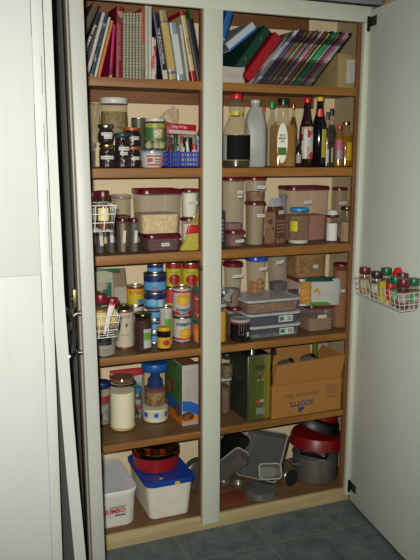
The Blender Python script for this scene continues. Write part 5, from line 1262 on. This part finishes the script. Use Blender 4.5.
for px, u, r_, h_, lid, cont, lab, nm in J:
    y = yat(px, u)
    if y < -.494: y = -.494
    spice(nm, Wr, u, y, SZ, r_, h_, lid, cont, lab)
y = yat(387, .078)
t = thing('spice_packet', 'small yellow spice carton in the middle of the door rack', 'packet', Wr(.078, yat(384.5, .078)+.016, SZ+.0026), -.15)
link('packet_body', bx(-.015, .015, -.013, .013, 0, .07, .001), mottle([(170, 160, 40), (150, 140, 30), (176, 150, 40)], 60), t); link('packet_flap', bx(-.0145, .0145, -.0125, .0125, .0702, .072), SB((170, 160, 90), .5), t)
t = thing('spice_tin', 'small red spice tin with a yellow foot, midway along the door rack', 'tin', Wr(.076, yat(390.5, .076), SZ+.0026), face_cam(.6, -.35))
link('can_body', lathe([(.0165, 0), (.017, .002), (.017, .074), (.016, .076)], 20), bands([(0, (190, 176, 20)), (.2, (170, 20, 30)), (.95, (150, 20, 28))]), t); link('lid', lathe([(.0165, .0762), (.0165, .084), (.001, .085)], 20), SB((60, 60, 40), .4), t)
p = Wr(.026, yat(397, .026), SZ+.0026)
t = thing('spice_shaker', 'red shaker with a slanting flip top at the back of the door rack', 'shaker', p, -.2)
link('shaker_body', lathe([(.019, 0), (.0195, .002), (.0195, .085), (.017, .09)], 20), SB((150, 30, 30), .4), t)
link('flip_top', prism([(.0902, .034, .03, .006), (.100, .034, .03, .006), (.101, .034, .028, .006), (.122, .018, .006, .002)]), SB((190, 16, 24), .35), t)
# left door racks (its inner face x = -.497 + .0836*y + ...)
LSL = math.tan(angl)
def lxz(z): return -.4755-.013*z
def left_rack(lb, zb, zt): return rack(lb, 1, lxz(zb), LSL, -.45, -.315, .078, zb, zt, flare=.012, nl=5)
Wl = left_rack('white wire rack of jars on the left door, level with the container shelf', 1.276, 1.350)
Wm = left_rack('white wire rack of jars on the left door, level with the tin shelf', .962, 1.027)
def put(W, px, y, zb, pt, r_, lid, cont, lab, nm, lidf=.22):
    d = ray(px, 220); s = (y-CAM.y)/d.y; x = CAM.x+d.x*s
    u = x-(lxz(zb)+LSL*y)
    h = zat(px, pt, y)-zb-.0026
    return spice(nm, W, u, y, zb, r_, h, lid, cont, lab, lidf)
put(Wl, 103.5, -.405, 1.276, 190.5, .0185, (66, 14, 18), grain((120, 60, 30), (90, 40, 24), 110), (190, 180, 130), 'tall spice jar with a dark maroon lid and cream label in the upper left-door rack')
put(Wl, 92, -.36, 1.276, 191, .018, (70, 16, 20), grain((60, 56, 40), (44, 40, 30), 110), (120, 110, 90), 'dark-lidded spice jar half hidden by the door edge in the upper left-door rack')
#put(Wl, 106, (40, 70, 50), grain((70, 76, 50), (50, 56, 40), 110), None, 'green-lidded spice jar deeper in the upper left-door rack')
put(Wm, 110.5, -.35, .962, 298, .0185, (104, 14, 24), grain((160, 130, 60), (120, 90, 40), 80), (176, 150, 50), 'maroon-lidded jar on the shelf side of the lower left-door rack')
put(Wm, 98.5, -.405, .962, 294, .0195, (96, 14, 22), grain((160, 130, 60), (110, 80, 40), 80), (180, 160, 100), 'maroon-lidded jar nearest the door edge in the lower left-door rack')
put(Wm, 93.5, -.345, .962, 292, .018, (20, 80, 66), grain((90, 86, 60), (60, 60, 44), 80), None, 'teal-lidded jar deep in the lower left-door rack')
d = ray(106, 320); s = (-.415-CAM.y)/d.y; xx = CAM.x+d.x*s
t = thing('squeeze_tube', 'white tube with a pink end and barcode sticking up from the lower left-door rack', 'tube', (xx-.008, -.418, .966), rot=(0, .3, 0))
link('tube_body', prism([(0, .012, .010, .005), (.05, .016, .010, .005), (.088, .018, .003, .001)]), SB((186, 182, 178), .4), t)
link('pink_end', prism([(.0882, .0182, .0032, .001), (.094, .0182, .0032, .001)]), SB((176, 70, 90), .4), t)
link('barcode', bx(-.0065, .0065, -.0066, -.0058, .050, .076), bands([(k/12, (170, 170, 168) if k % 2 else (70, 70, 74)) for k in range(12)], 2), t, (0, 0, 0), (-.10, 0, 0))

# ------------------------------------------------------------------ light: the camera's flash, and a little light from the room
sp = bpy.data.lights.new('flash', 'SPOT'); so = bpy.data.objects.new('flash', sp); COL.objects.link(so)
sp.energy = FLASH; sp.spot_size = math.radians(84); sp.spot_blend = 1.0; sp.shadow_soft_size = .012; sp.color = (1, .995, .94)
so.location = CAM - RGT*.03 + UPV*.05 + FWD*.02
aim = ray(165, 275)
so.rotation_euler = aim.to_track_quat('-Z', 'Y').to_euler()
ar = bpy.data.lights.new('room_light', 'AREA'); ao = bpy.data.objects.new('room_light', ar); COL.objects.link(ao)
ar.energy = ROOM; ar.size = 1.2; ar.color = (.86, .93, 1); ao.location = (-.4, -2.2, 2.55)
w = bpy.data.worlds.new('world'); SC.world = w; w.use_nodes = True
w.node_tree.nodes['Background'].inputs[0].default_value = (.02, .022, .025, 1)
SC.view_settings.view_transform = 'Standard'; SC.view_settings.look = 'None'; SC.view_settings.gamma = 1; SC.view_settings.use_curve_mapping = False
SC.view_settings.exposure = 0
SC.cycles.transparent_max_bounces = 32
SC.cycles.max_bounces = 6
